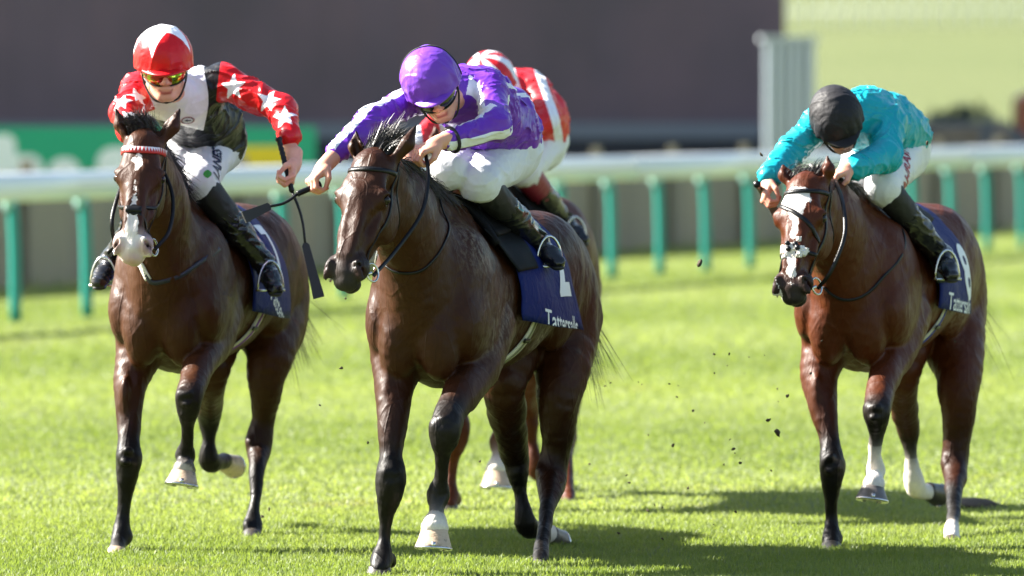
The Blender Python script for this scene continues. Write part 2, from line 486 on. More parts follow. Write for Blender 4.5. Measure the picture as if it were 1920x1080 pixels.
# grass blades standing on the near course
m, t, b = new_mat('grass_blades')
c = turf_colour(t, 'blade')
a = attr(t, 'tone'); c = mix(t, a.outputs['Fac'], c, mix(t, 1.0, c, (1.3,1.2,1.4), 'MULTIPLY'))
t.links.new(c, b.inputs['Base Color']); b.inputs['Roughness'].default_value = .5; b.inputs['Specular IOR Level'].default_value = .35
tr = N(t, 'ShaderNodeBsdfTranslucent'); t.links.new(mix(t, 1.0, c, (1.5,1.5,.7), 'MULTIPLY'), tr.inputs[0])
mx = N(t, 'ShaderNodeMixShader'); mx.inputs[0].default_value = .45
out = t.nodes['Material Output']; t.links.new(b.outputs[0], mx.inputs[1]); t.links.new(tr.outputs[0], mx.inputs[2]); t.links.new(mx.outputs[0], out.inputs[0])
BLADE = m
def blades(n, y0, y1, hmin, hmax, wid, power=1.0):
    y = y0+(y1-y0)*rng.random(n)**power
    half = y*.0705+.25
    x = (rng.random(n)*2-1)*half
    patch = .5+.25*np.sin(x*2.1+1.7*np.sin(y*1.3))*np.cos(y*2.7+x)
    h = (hmin+(hmax-hmin)*rng.random(n)**1.6)*(.75+.5*patch)
    an = rng.random(n)*6.283; le = rng.normal(.25, .45, n)*h; an2 = rng.random(n)*6.283
    w = wid*(.6+.8*rng.random(n))
    base = np.stack([x, y, np.zeros(n)-.004], 1)
    s = np.stack([np.cos(an), np.sin(an), np.zeros(n)], 1)*w[:,None]/2
    lean = np.stack([np.cos(an2)*le, np.sin(an2)*le, np.zeros(n)], 1)
    mid = base+lean*.35+np.array([0,0,1])*h[:,None]*.55; tip = base+lean+np.array([0,0,1])*h[:,None]*(1-.25*rng.random(n))[:,None]
    V = np.stack([base-s, base+s, mid+s*.8, mid-s*.8, tip], 1)
    tone = np.repeat(rng.random(n)**3, 5)
    return V.reshape(-1,3), n, tone
v1, n1, t1 = blades(190000, 29.3, 34.5, .011, .034, .0042)
v2, n2, t2 = blades(150000, 34.5, 50, .014, .034, .0075, 1.1)
v3, n3, t3 = blades(230000, 47, 100, .018, .036, .014, 1.0)
V = np.concatenate([v1, v2, v3]); n = n1+n2+n3; tone = np.concatenate([t1, t2, t3])
o5 = (np.arange(n)*5)[:,None]
me = bpy.data.meshes.new('grass')
me.vertices.add(len(V)); me.vertices.foreach_set('co', V.astype(np.float32).ravel())
q = o5+np.array([[0,1,2,3]]); tr_ = o5+np.array([[3,2,4]])
li = np.concatenate([q.ravel(), tr_.ravel()]); me.loops.add(len(li)); me.loops.foreach_set('vertex_index', li.astype(np.int32))
ls = np.concatenate([np.arange(n)*4, 4*n+np.arange(n)*3]); lt = np.concatenate([np.full(n,4), np.full(n,3)])
me.polygons.add(2*n); me.polygons.foreach_set('loop_start', ls.astype(np.int32)); me.polygons.foreach_set('loop_total', lt.astype(np.int32))
me.update(calc_edges=True)
at = me.attributes.new('tone','FLOAT','POINT'); at.data.foreach_set('value', tone.astype(np.float32))
me.materials.append(BLADE)
props(link(bpy.data.objects.new('grass', me)), 'short bright green turf blades covering the near course', 'grass', kind='stuff')

# ---- running rail: white plastic rail on teal posts
RL = lambda D: ((D-62.5)/2.75-3.94)             # X of the rail line at depth D
RDIR = np.array([1, 2.75, 0])/math.hypot(1, 2.75)
def on_rail(s): return np.array([-3.94, 62.5, 0])+RDIR*s
RAILW = simple('white_plastic_rail', (.80,.83,.84), .25, coat=.3)
TEAL = simple('teal_plastic_post', (.010,.24,.19), .4)
GREYT = simple('grey_plastic_cap', (.35,.62,.58), .4)
rr = empty('running_rail', on_rail(0), label='white plastic running rail on teal posts across the course behind the horses', cat='rail')
L0, L1 = -9, 62
prof = []
for i in range(14):
    a_ = 2*math.pi*i/14; prof.append((.10*math.cos(a_), .125*math.sin(a_)))
perp = np.array([RDIR[1], -RDIR[0], 0])
def extr(prof, s0, s1, off, z):
    V = []; 
    for s in (s0, s1):
        for (u, w) in prof: V.append(on_rail(s)+perp*(u+off)+np.array([0,0,z+w]))
    n = len(prof); return V, [(i, (i+1)%n, n+(i+1)%n, n+i) for i in range(n)]+[tuple(range(n))[::-1], tuple(range(n,2*n))]
s = L0; 
while s < L1:
    v, f = extr(prof, s, min(s+6, L1), 0, 1.12); o = mesh_obj('rail', v, f, RAILW, rr); s += 6
pts_ = [(-.05,0,0.0), (-.045,0,.55), (-.03,0,.88), (-.01,0,1.0), (0,0,1.04)]
proto_post = None
s = -6.62
while s < 60:
    base = on_rail(s)
    if proto_post is None:
        path = catmull([base+perp*(-u)+np.array([0,0,z]) for (u,_,z) in pts_], 4)
        v, f = tube(path, [.048]*len(path), 8)
        v = [np.array(q_)-base for q_ in v]
        proto_post = mesh_obj('post', v, f, TEAL, rr); po = proto_post
        v, f = tube([(0,0,.93),(0,0,1.04)], .06, 8)
        proto_sock = mesh_obj('rail_bracket', v, f, GREYT, po); so_ = proto_sock
    else:
        po = proto_post.copy(); link(po, rr); so_ = proto_sock.copy(); COL.objects.link(so_); so_.parent = po; so_.matrix_parent_inverse = Matrix()
    po.location = base
    po.rotation_euler = (0,0,0)
    s += 1.5
# ---- boarded fence behind the rail
FW = [simple('weathered_board_%s' % k, c_, .8, var=.4) for k, c_ in (('a',(.31,.275,.20)),('b',(.27,.24,.175)),('c',(.35,.305,.21)))]
fo = np.array([-4.9, 72.2, 0])
bf = empty('boarded_fence', fo, label='weathered brown boarded fence standing behind the white rail', cat='fence')
FD = nrm([1, 2.7, 0]); FN = np.array([FD[1], -FD[0], 0])
meshes = []
for k in range(3):
    v, f = box((0,0,.56), (.44,.03,1.1+.02*k), np.stack([FD, FN, [0,0,1]], 1)); meshes.append((v, f))
proto_b = []
s = -16; i = 0
rb = random.Random(3)
while s < 46:
    k = rb.randrange(3)
    if len(proto_b) < 3 and not any(p_[0] == k for p_ in proto_b):
        v, f = meshes[k]; ob_ = mesh_obj('board', v, f, FW[k], bf, smooth=False); proto_b.append((k, ob_))
    else:
        src = [p_[1] for p_ in proto_b if p_[0] == k][0]; ob_ = src.copy(); link(ob_, bf)
    p_ = fo+FD*s+FN*rb.uniform(-.006,.006); ob_.location = p_
    s += .455; i += 1
s = -16
while s < 46:
    v, f = box(fo+FD*s+FN*.07+np.array([0,0,.62]), (.10,.10,1.24), np.stack([FD, FN, [0,0,1]], 1)); mesh_obj('fence_post', v, f, FW[0], bf, smooth=False); s += 2.73
v, f = box(fo+FD*15+FN*.03+np.array([0,0,1.0]), (62,.04,.1), np.stack([FD, FN, [0,0,1]], 1)); mesh_obj('fence_rail', v, f, FW[1], bf, smooth=False)
# tussocks of uncut grass at the foot of the fence
n = 16000; s_ = rng.random(n)*60-15; off = rng.normal(-1.0, .5, n)
x = fo[0]+FD[0]*s_-FN[0]*off*-1; y = fo[1]+FD[1]*s_-FN[1]*off*-1
h = .08+.12*rng.random(n); an = rng.random(n)*6.28
base = np.stack([x, y, np.zeros(n)], 1); sd_ = np.stack([np.cos(an), np.sin(an), np.zeros(n)], 1)*.012
tip = base+np.stack([rng.normal(0,.05,n), rng.normal(0,.05,n), h], 1)
V = np.stack([base-sd_, base+sd_, tip], 1).reshape(-1,3); F = np.arange(n*3).reshape(-1,3)
o = mesh_obj('verge_grass', V, F, BLADE, attrs={'tone': np.repeat(rng.random(n), 3)*.6}); props(o, 'longer tufts of grass along the foot of the boarded fence', 'grass', kind='stuff')

# ---- green advertising banner
BX0 = (-20-960)/FPX*92; 
GRN = simple('green_banner', (.004,.33,.18), .5); WHT = simple('white_print', (.78,.82,.84), .5); YEL = simple('yellow_print', (.75,.55,.01), .5)
bn = empty('advertising_banner', (-4,92,0), label='green advertising banner with white and yellow print along the far side', cat='banner')
def zpx(py, D): return CAMH-(py-HOR)/FPX*D
def xpx(px, D): return (px-960)/FPX*D
x0, x1 = xpx(-260,92), xpx(592,92)
v, f = box(((x0+x1)/2, 92, (zpx(238,92)+.02)/2), (x1-x0, .06, zpx(238,92)-.02)); mesh_obj('sheet', v, f, GRN, bn, smooth=False)
def plate(px0, py0, px1, py1, rad, mat, name, dy=.034, sides=5):
    D = 92; w = xpx(px1,D)-xpx(px0,D); h = zpx(py0,D)-zpx(py1,D); r = min(rad/FPX*D, w/2, h/2); cx = (xpx(px0,D)+xpx(px1,D))/2; cz = (zpx(py0,D)+zpx(py1,D))/2
    pt = []
    for (sx, sz, a0) in ((1,1,0),(-1,1,90),(-1,-1,180),(1,-1,270)):
        for j in range(sides+1):
            a_ = math.radians(a0+90*j/sides); pt.append((cx+sx*(w/2-r)+r*math.cos(a_), cz+sz*(h/2-r)+r*math.sin(a_)))
    V = [(x_, D-dy, z_) for x_, z_ in pt]+[(x_, D-.030, z_) for x_, z_ in pt]; n_ = len(pt)
    F = [tuple(range(n_)), ]+[(i, n_+i, n_+(i+1)%n_, (i+1)%n_) for i in range(n_)]
    mesh_obj(name, V, F, mat, bn, smooth=False)
plate(-30, 252, 30, 340, 18, WHT, 'white_letter'); plate(-30,290,80,345,24,WHT,'white_letter',.037); plate(92,296,150,345,28,WHT,'white_letter')
plate(182,276,262,345,30,WHT,'white_letter'); plate(-230,262,-120,330,30,WHT,'white_letter')
plate(432,274,548,316,6,YEL,'yellow_panel'); plate(405,280,428,316,4,YEL,'yellow_panel')

# ---- the big dark stand behind
bd = empty('grandstand', (-2,120,0), label='long dark clad racecourse building filling the background on the left', cat='building')
def mottled(name, c_):
    m, t, b = new_mat(name); t.links.new(mix(t, ramp(t, noise(t, .35, 4, .6), [(.35,(0,0,0)),(.65,(1,1,1))]), tuple(x*.78 for x in c_), (c_[0]*1.12, c_[1]*1.02, c_[2]*1.02)), b.inputs['Base Color']); b.inputs['Roughness'].default_value = .75; return m
CL = [mottled('dark_cladding_'+k, c_) for k, c_ in (('a',(.120,.088,.118)),('b',(.122,.088,.116)),('c',(.118,.088,.119)))]
D = 120; xl, xr = -26.0, xpx(1428, D)
v, f = box(((xl+xr)/2, D+6.2, 4.5), (xr-xl, 12, 9)); mesh_obj('wall', v, f, CL[0], bd, smooth=False)
x = xl; k = 0
pc = {}
while x < xr-.2:
    w = .62; j = rb.randrange(3)
    if j not in pc:
        v, f = box((0,0,4.9), (w-.004,.05,8.0)); pc[j] = mesh_obj('cladding_panel', v, f, CL[j], bd, smooth=False); o = pc[j]
    else: o = pc[j].copy(); link(o, bd)
    o.location = (x+w/2, D+.172, 0); x += w
v, f = box(((xl+xr)/2, D+.1, 1.24), (xr-xl, .18, .26)); mesh_obj('grey_sill', v, f, simple('grey_blue_render', (.14,.155,.20), .6), bd, smooth=False)
v, f = box(((xl+xr)/2, D+.14, .55), (xr-xl, .12, 1.1)); mesh_obj('navy_plinth', v, f, simple('navy_plinth', (.010,.012,.028), .6), bd, smooth=False)
# pale kiosk at its end
kD = 112; kx0, kx1 = xpx(1433,kD), xpx(1530,kD)
ks = empty('white_kiosk', ((kx0+kx1)/2,kD,0), label='pale slatted kiosk at the right end of the dark building', cat='kiosk')
kz = zpx(72, kD)
PL = simple('pale_panel', (.48,.52,.58), .5); PG = simple('grey_panel', (.22,.27,.31), .5)
v, f = box(((kx0+kx1)/2, kD+.5, kz/2), (kx1-kx0-.06, .9, kz-.06)); mesh_obj('wall', v, f, PG, ks, smooth=False)
w = (kx1-kx0)/6
for i in range(6):
    v, f = box((kx0+w*(i+.5), kD+.02, kz/2), (w*(.8 if i%2 else .45), .08, kz-.1)); mesh_obj('panel', v, f, PL, ks, smooth=False)
v, f = box(((kx0+kx1)/2, kD+.5, kz), (kx1-kx0+.1, 1.1, .07)); mesh_obj('roof', v, f, PL, ks, smooth=False)

# ---- parked vehicles on the right, seen over the rail
GL = simple('vehicle_glass', (.02,.025,.03), .08)
TY = simple('tyre_rubber', (.015,.015,.015), .8)
def vehicle(px, D, L, body, label, van=False, z0=0):
    cx = xpx(px, D); g = float(hgt(cx, D)); e = empty('parked_van' if van else 'parked_car', (cx, D, g), label=label, cat='van' if van else 'car', group='vehicles parked beyond the rail')
    H = 1.85 if van else 1.42
    if van: pr = [(-L/2,.35),(-L/2,H-.1),(-L/2+.15,H),(L/2-1.2,H),(L/2-.55,1.1),(L/2-.05,.95),(L/2,.35)]
    else: pr = [(-L/2,.35),(-L/2,.85),(-L/2+.35,.95),(-L/2+.95,H),(L/2-1.7,H),(L/2-1.0,.95),(L/2-.1,.8),(L/2,.35)]
    V = []; n_ = len(pr)
    for sy in (-.85,.85):
        for (a_, z_) in pr:
            ins = .12 if z_ > 1.0 else 0
            V.append((cx+a_, D+sy*(1-ins), g+z_))
    F = [tuple(range(n_)), tuple(range(n_,2*n_))[::-1]]+[(i, n_+i, n_+(i+1)%n_, (i+1)%n_) for i in range(n_)]
    mesh_obj('body', V, F, body, e, smooth=False)
    for (a0, a1) in ((-L/2+.95, -.1), (.0, L/2-1.6)):
        v, f = box((cx+(a0+a1)/2, D-.80, g+(1.16 if not van else 1.4)), (a1-a0-.1, .05, .34)); mesh_obj('window', v, f, GL, e, smooth=False)
    for a_ in (-L/2+.8, L/2-.8):
        for sy in (-.80,.80):
            v, f = tube([(cx+a_, D+sy-.1, g+.32), (cx+a_, D+sy+.1, g+.32)], .32, 16); mesh_obj('wheel', v, f, TY, e)
vehicle(1715, 118, 2.9, simple('dark_green_paint', (.02,.035,.03), .3, coat=.5), 'dark green hatchback beside the pale kiosk, beyond the rail')
vehicle(1850, 116, 3.9, simple('dark_grey_paint', (.045,.05,.055), .3, coat=.5), 'dark grey estate car with a hedge behind it at the right edge')
vehicle(2085, 124, 3.2, simple('red_orange_paint', (.40,.085,.03), .4), 'orange red van at the right edge of the frame', van=True)
# hedge
n = 9000; x = rng.random(n)*9+5.0; y = 126+rng.random(n)*1.5; top = .9+.45*np.sin(x*1.9)*np.cos(x*.7)+.25; z = rng.random(n)*top*1.15
c_ = np.stack([x,y,z+hgt(x,y)],1); d1 = rng.normal(0,.09,(n,3)); d2 = rng.normal(0,.09,(n,3))
V = np.stack([c_, c_+d1, c_+d2],1).reshape(-1,3); m_, t_, b_ = new_mat('hedge_leaf'); t_.links.new(mix(t_, noise(t_, 3, 4), (.03,.06,.02), (.09,.12,.05)), b_.inputs['Base Color'])
props(mesh_obj('hedge', V, np.arange(n*3).reshape(-1,3), m_), 'low dark hedge growing behind the parked vehicles', 'hedge')
# white heath fence at the top right
hf = empty('heath_fence', (11,222,float(hgt(11,222))), label='far white paling fence on the green heath at the top right', cat='fence')
WP = simple('white_paint', (.75,.76,.72), .5)
pz = None
for i in range(33):
    x_ = 6.6+i*.42; y_ = 222+i*.02; g_ = float(hgt(x_, y_)) + (0)
    if pz is None:
        v, f = box((0,0,.85), (.07,.05,1.7)); pz = mesh_obj('paling', v, f, WP, hf, smooth=False); o = pz
    else: o = pz.copy(); link(o, hf)
    o.location = (x_, y_, g_)
for zz in (.5, 1.35):
    V, F = tube([(6.6,222.08,float(hgt(6.6,222))+zz), (20.2,223,float(hgt(20.2,223))+zz)], .03, 6); mesh_obj('rail', V, F, WP, hf)
# ============================================================ HORSES
COATPAL = dict(bay=lin(62,32,12), dark=lin(55,27,10), red=lin(76,34,11), chest=lin(130,64,30), black=(.012,.009,.008), white=(.70,.65,.60), muzzle=(.022,.019,.018), pink=(.50,.30,.27))

class Frame:
    def __init__(s, o, x, y, z): s.o = np.array(o, float); s.x, s.y, s.z = map(nrm, (x, y, z))
    def __call__(s, x, y, z): return s.o+s.x*x+s.y*y+s.z*z
    def local(s, V): d = np.asarray(V)-s.o; return np.stack([d@s.x, d@s.y, d@s.z], -1)
    @property
    def ax(s): return (s.x, s.y, s.z)

def head_frame(poll, muzzle, face):
    z = nrm(np.array(poll)-np.array(muzzle)); y = np.array(face, float); y = nrm(y-z*(y@z)); x = np.cross(z, y)
    return Frame(poll, x, y, z)

def horse(sp):
    coat = sp.get('coat', 'bay')
    yaw = math.radians(sp['yaw']+(sp.get('turn', 0))); C = np.array(P(*sp['chest']))
    eu = np.array([math.sin(yaw), math.cos(yaw), 0]); ev = np.array([math.cos(yaw), -math.sin(yaw), 0]); ez = np.array([0,0,1.])
    O = np.array([C[0], C[1], 0])-eu*.26
    B = Frame(O, eu, ev, ez); A3 = B.ax
    pal = {k: np.array(v) for k, v in COATPAL.items()}; pal['coat'] = pal[coat]
    pal['point'] = pal['black'] if not sp.get('no_points') else pal[coat]*.9
    s = SDF(); dz = sp.get('dz', 0); bs = sp.get('bs', 1.0)
    E = lambda c, r, k=.05, col='coat': s.ell(B(c[0], c[1]*bs, c[2]+dz), (r[0], r[1]*bs, r[2]), A3, k, col)
    # ribcage, shoulders, breast
    E((.40,0,1.10),(.38,.22,.35)); E((.92,0,1.09),(.62,.285,.315),.08); E((1.2,0,1.13),(.45,.255,.26),.08)
    for q in (-1,1):
        E((.33,q*.150,1.07),(.20,.100,.29),.07)            # scapula mass
        E((.22,q*.175,1.00),(.13,.075,.14),.035)           # point of shoulder
        E((.13,q*.085,.93),(.10,.085,.16),.022)            # pectoral
        E((.42,q*.165,.93),(.13,.07,.16),.03)              # triceps
        E((1.50,q*.115,1.17),(.31,.165,.25),.06)           # croup
        E((1.72,q*.145,1.02),(.22,.13,.30),.06)            # buttock / thigh
        E((1.42,q*.17,1.05),(.16,.10,.20),.04)             # stifle fold
    E((.5,0,.86),(.32,.13,.13),.04)                        # brisket
    s.cone(B(.50,0,1.40+dz), B(.85,0,1.33+dz), .085, .11, .07, 'coat')    # withers
    s.cone(B(.8,0,1.30+dz), B(1.5,0,1.30+dz), .12, .14, .08, 'coat')
    s.cone(B(1.72,0,1.33+dz), B(1.93,0,1.26+dz), .07, .035, .05, 'coat')   # dock
    # neck
    hp = P(*sp['poll']); hm = P(*sp['muzzle']); H = head_frame(hp, hm, sp['face']); hs = sp.get('hs', 1.0)
    nb = B(.28,0,1.18+dz); nt = H(0,-.035,-.045)
    mid = (nb+nt)/2+np.array([0,0,.035]); lat = ev
    s.cone(nb, mid, .215, .155, .09, 'coat', (lat, .72)); s.cone(mid, nt, .155, .105, .06, 'coat', (H.x*.5+lat*.5, .74))
    s.cone(B(.18,0,1.03+dz), mid-np.array([0,0,.07]), .15, .09, .08, 'coat', (lat, .8))
    s.cone(B(.48,0,1.42+dz), H(0,-.07,.01), .06, .05, .06, 'coat')                                       # crest
    s.cone(H(0,-.14,-.14), mid-np.array([0,0,.09]), .065, .07, .05, 'coat')                              # windpipe
    # head
    wx = sp.get('hw', 1.2)
    h = lambda x, y, z: H(x*hs*wx, y*hs, z*hs)
    def HE(c, r, k=.02, col='coat', sub=False): s.ell(h(*c), np.array(r)*np.array([wx,1.04,1])*hs, H.ax, k*hs, col, sub)
    def HC(a, b_, ra, rb, k=.02, col='coat', flat=None, sub=False): s.cone(h(*a), h(*b_), ra*hs, rb*hs, k*hs, col, flat, sub)
    HE((0,-.02,-.05),(.078,.085,.09),.03); HE((0,.03,-.17),(.082,.048,.13),.03)
    for q in (-1,1):
        HE((q*.066,.022,-.195),(.034,.034,.036),.022)      # orbit
        HE((q*.076,.036,-.178),(.022,.018,.013),.02)      # brow
        HE((q*.050,-.095,-.215),(.036,.095,.105),.03)      # cheek
        HE((q*.055,-.005,-.30),(.018,.020,.085),.02)       # facial crest
        HE((q*.024,.058,-.33),(.012,.012,.12),.016)        # nasal bone edge
        HE((q*.046,.008,-.500),(.030,.038,.050),.016,'muzzle')
        HC((q*.048,.052,-.500),(q*.062,.018,-.545),.013,.017,.012,'muzzle',None)
        HC((q*.052,.050,-.505),(q*.064,.012,-.540),.009,.014,.010,'muzzle',None,True)
        HE((q*.094,.020,-.197),(.019,.021,.017),.010,'black',True)                # eye socket
    HC((0,.025,-.20),(0,.020,-.46),.060,.043,.03); HC((0,-.055,-.22),(0,-.02,-.47),.070,.045,.03)
    HC((0,-.13,-.26),(0,-.065,-.49),.045,.028,.03); HE((0,.0,-.515),(.050,.050,.055),.02,'muzzle')
    HE((0,-.008,-.560),(.042,.036,.032),.014,'muzzle'); HE((0,-.062,-.535),(.032,.026,.036),.012,'muzzle')
    HC((-.05,-.045,-.545),(.05,-.045,-.545),.006,.006,.006,'muzzle',None,True)
    for q, (ex, ey, ez_) in zip((-1,1), sp.get('ears', ((-.095,.02,.15),(.10,.02,.15)))):
        b0 = np.array([q*.052,-.02,.0]); b1 = np.array([ex,ey,ez_]); m_ = (b0+b1)/2+np.array([q*.012,0,0])
        HC(b0, m_, .026, .033, .02, 'coat'); HC(m_, b1, .033, .005, .008, ('coat','black'))
        o_ = np.array(sp.get('ear_open', (0,.026,0)))
        HC(b0+o_+np.array([0,0,.03]), b1*.9+b0*.1+o_*.75, .020, .004, .008, 'black', None, True)
    # legs from traced chains
    for ch in sp['legs']:
        pts = [(np.array(P(px,py,D)), r*(sp.get('ls',1.09) if r > .037 else 1.05), c) for (px,py,D,r,c) in ch]
        cp_ = catmull([np.append(p_, r_) for p_, r_, _ in pts], 3)
        cc_ = []
        for i_ in range(len(pts)-1): cc_ += [pts[i_][2]]*3
        cc_.append(pts[-1][2]); s.chain([(q_[:3], q_[3], c_) for q_, c_ in zip(cp_, cc_)], .02)
        for (a, ra, ca), (b_, rb, cb) in zip(pts[:-1], pts[1:]):
            if ra < .05 and rb < .05 and abs(a[2]-b_[2]) > .045:       # flexor tendons behind the cannon
                s.cone(a+np.array([.004,.026,0]), b_+np.array([.004,.024,0]), ra*.70, rb*.70, .008, (ca, cb))
    for (px,py,D,r,c,k) in sp.get('lumps', ()):
        s.ell(P(px,py,D), r, None, k, c)
    def disp(p):
        return -.0032*wav(p*np.array([1,1,.6]), 6, 5)-.0012*wav(p, 17, 9)
    V, Q = s.build(sp.get('vox', .008), disp)
    Cc = s.colours(V, pal, .014)
    E_ = np.concatenate([Q[:,[0,1]], Q[:,[1,2]], Q[:,[2,3]], Q[:,[3,0]]]); dg = np.bincount(E_[:,0], minlength=len(V))+np.bincount(E_[:,1], minlength=len(V))
    for _ in range(40):
        Cc = .3*Cc+.7*np.stack([(np.bincount(E_[:,0], Cc[E_[:,1],a], len(V))+np.bincount(E_[:,1], Cc[E_[:,0],a], len(V)))/dg for a in range(3)], 1)
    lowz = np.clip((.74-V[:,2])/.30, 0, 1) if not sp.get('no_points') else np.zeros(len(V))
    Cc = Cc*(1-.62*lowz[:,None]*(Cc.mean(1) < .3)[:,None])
    # dark eye rims, sooty face front
    L = H.local(V)/hs/np.array([wx,1,1])
    br = np.exp(-(((np.abs(L[:,0])-.09)/.022)**2+((L[:,1]-.02)/.022)**2+((L[:,2]+.197)/.024)**2)); br = np.where(np.abs(L[:,2]+.19) < .1, br, 0)
    Cc = Cc*(1-.75*br[:,None])
    if sp.get('pale_muzzle'):
        pm = np.clip((-L[:,2]-.44)/.06, 0, 1)*(L[:,2] > -.65)*(np.abs(L[:,0]) < .12)*(L[:,1] > -.12)*(L[:,1] < .12)
        Cc = Cc*(1-pm[:,None])+np.array([.52,.42,.40])*pm[:,None]
    nz_ = np.zeros(len(V))
    for q in (-1,1): nz_ = np.maximum(nz_, np.clip(1.6-np.linalg.norm((L-np.array([q*.060,.026,-.526]))/np.array([.016,.022,.024]), axis=1), 0, 1))
    Cc = Cc*(1-nz_[:,None])+np.array([.035,.012,.012])*nz_[:,None]
    white = np.full(len(V), 1.0); pink = np.zeros(len(V)); sweat = np.zeros(len(V))
    inh = (np.abs(L[:,0]) < .13) & (L[:,1] > -.02) & (L[:,2] > -.66) & (L[:,2] < .05)
    for (cx, cz, rx, rz) in sp.get('blaze', ()):
        d = np.sqrt(((L[:,0]-cx)/rx)**2+((L[:,2]-cz)/rz)**2)-1; white = np.where(inh & (nz_ < .3), np.minimum(white, d*min(rx,rz)+.006*wav(V, 12, 3)), white)
    for (px, py, D, r, zz) in sp.get('socks', ()):
        c_ = np.array(P(px,py,D)); near = np.linalg.norm((V-c_)[:,:2], axis=1) < r
        d = np.where(near, (V[:,2]-c_[2]-.01*np.sin(np.arctan2(V[:,0]-c_[0], V[:,1]-c_[1])*2)) , 1) ; d = np.where(V[:,2] > c_[2]-zz, d, 1)
        white = np.minimum(white, d)
    if sp.get('pink'):
        for (cx, cy, cz, r) in sp['pink']:
            pink = np.maximum(pink, np.clip(1.3-np.linalg.norm(L-np.array([cx,cy,cz]), axis=1)/r, 0, 1)*(1-nz_))
    LB = B.local(V)
    for (u, v, z, r, a) in sp.get('sweat', ()):
        d = np.linalg.norm((LB-np.array([u,v,z+dz]))/np.array([r,.12,r*.9]), axis=1); sweat = np.maximum(sweat, a*np.clip(1.4-d, 0, 1))
    root = empty('racehorse', (float(O[0]), float(O[1]), 0), label=sp['label'], cat='horse', group='racehorses galloping at the front')
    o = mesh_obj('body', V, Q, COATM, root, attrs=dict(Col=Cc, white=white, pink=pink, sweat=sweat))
    bv = bvh_of(V, Q)
    r = dict(root=root, B=B, H=H, h=h, hs=hs, bvh=bv, dz=dz, sp=sp, ev=ev, eu=eu)
    # eyes
    for q in (-1,1):
        c_ = h(q*.083,.020,-.197); v, f = sphere(c_, .0195*hs, 14); mesh_obj('eye', v, f, EYE, root)
    # hooves
    for hf_ in sp['hooves']: hoof(root, **hf_)
    # forelock and mane
    n = sp.get('fore_n', 1500); rr_ = np.random.default_rng(sp.get('seed', 1))
    a = rr_.normal(size=(n,3))*np.array([.026,.018,.02])+np.array([0,-.005,.035])
    roots = np.array([h(*x) for x in a])
    fl = sp.get('forelock', (.0,.02,.11)); tip = a+np.array(fl)*(.55+.7*rr_.random((n,1)))+rr_.normal(size=(n,3))*np.array([.030,.016,.026])
    ctrl = (a+tip)/2+rr_.normal(size=(n,3))*.012+np.array([0,.0,.03])
    cl_ = rr_.integers(0, 16, n); cd = rr_.normal(size=(16,3))*np.array([.030,.018,.024]); ct = rr_.normal(size=(16,3))*np.array([.02,.012,.01])
    a = a*.6+ct[cl_]*.9+np.array([0,-.002,.014]); roots = np.array([h(*x) for x in a]); ln = (.7+.5*rr_.random((n,1)))
    tip = a+(np.array(fl)+cd[cl_])*ln+rr_.normal(size=(n,3))*.006; ctrl = a+(np.array(fl)*.35+cd[cl_]*.2)*ln+np.array([0,0,.035])+rr_.normal(size=(n,3))*.005
    F_ = np.array([h(*x) for x in tip]); Cx = np.array([h(*x) for x in ctrl])
    V1, F1 = ribbons(roots, F_, Cx, np.full(n, .0026))
    mesh_obj('forelock', V1, F1, HAIR, root)
    n = 2600; t_ = rr_.random(n)
    c0 = h(0,-.055,.04); c1 = B(.50,0,1.47+dz); base = c0[None]*(1-t_[:,None])+c1[None]*t_[:,None]+np.array([0,0,1])*(.03*np.sin(t_*3.14))[:,None]
    base = base+rr_.normal(size=(n,3))*.009
    md = np.array(sp.get('mane_dir', (.06,.02,-.05))); tip = base+md*(.45+.8*rr_.random((n,1)))+rr_.normal(size=(n,3))*.02+np.array([0,0,-.02])
    ctrl = base+(tip-base)*.4+np.array([0,0,.035])+rr_.normal(size=(n,3))*.008
    V1, F1 = ribbons(base, tip, ctrl, np.full(n, .0042)); mesh_obj('mane', V1, F1, HAIR, root)
    # tail
    n = 900; a = B(1.92,0,1.24+dz)+rr_.normal(size=(n,3))*.016
    tl = np.array(sp.get('tail', (.25,.10,-.5))); te = B.x*tl[0]+B.y*tl[1]+B.z*tl[2]
    sc = (.35+.75*rr_.random((n,1))); tip = a+te*sc+rr_.normal(size=(n,3))*np.array([.07,.09,.07])*sc
    ctrl = a+B.x*.16+te*.3*sc+np.array([0,0,.05])+rr_.normal(size=(n,3))*.02
    V1, F1 = ribbons(a, tip, ctrl, np.full(n, .006), 7); mesh_obj('tail', V1, F1, HAIR, root)
    return r

def sphere(c, r, n=12):
    V = []; F = []; c = np.array(c, float)
    for i in range(n+1):
        a = math.pi*i/n
        for j in range(2*n): b = math.pi*j/n; V.append(c+r*np.array([math.sin(a)*math.cos(b), math.sin(a)*math.sin(b), math.cos(a)]))
    for i in range(n):
        for j in range(2*n): F.append((i*2*n+j, (i+1)*2*n+j, (i+1)*2*n+(j+1)%(2*n), i*2*n+(j+1)%(2*n)))
    return V, F

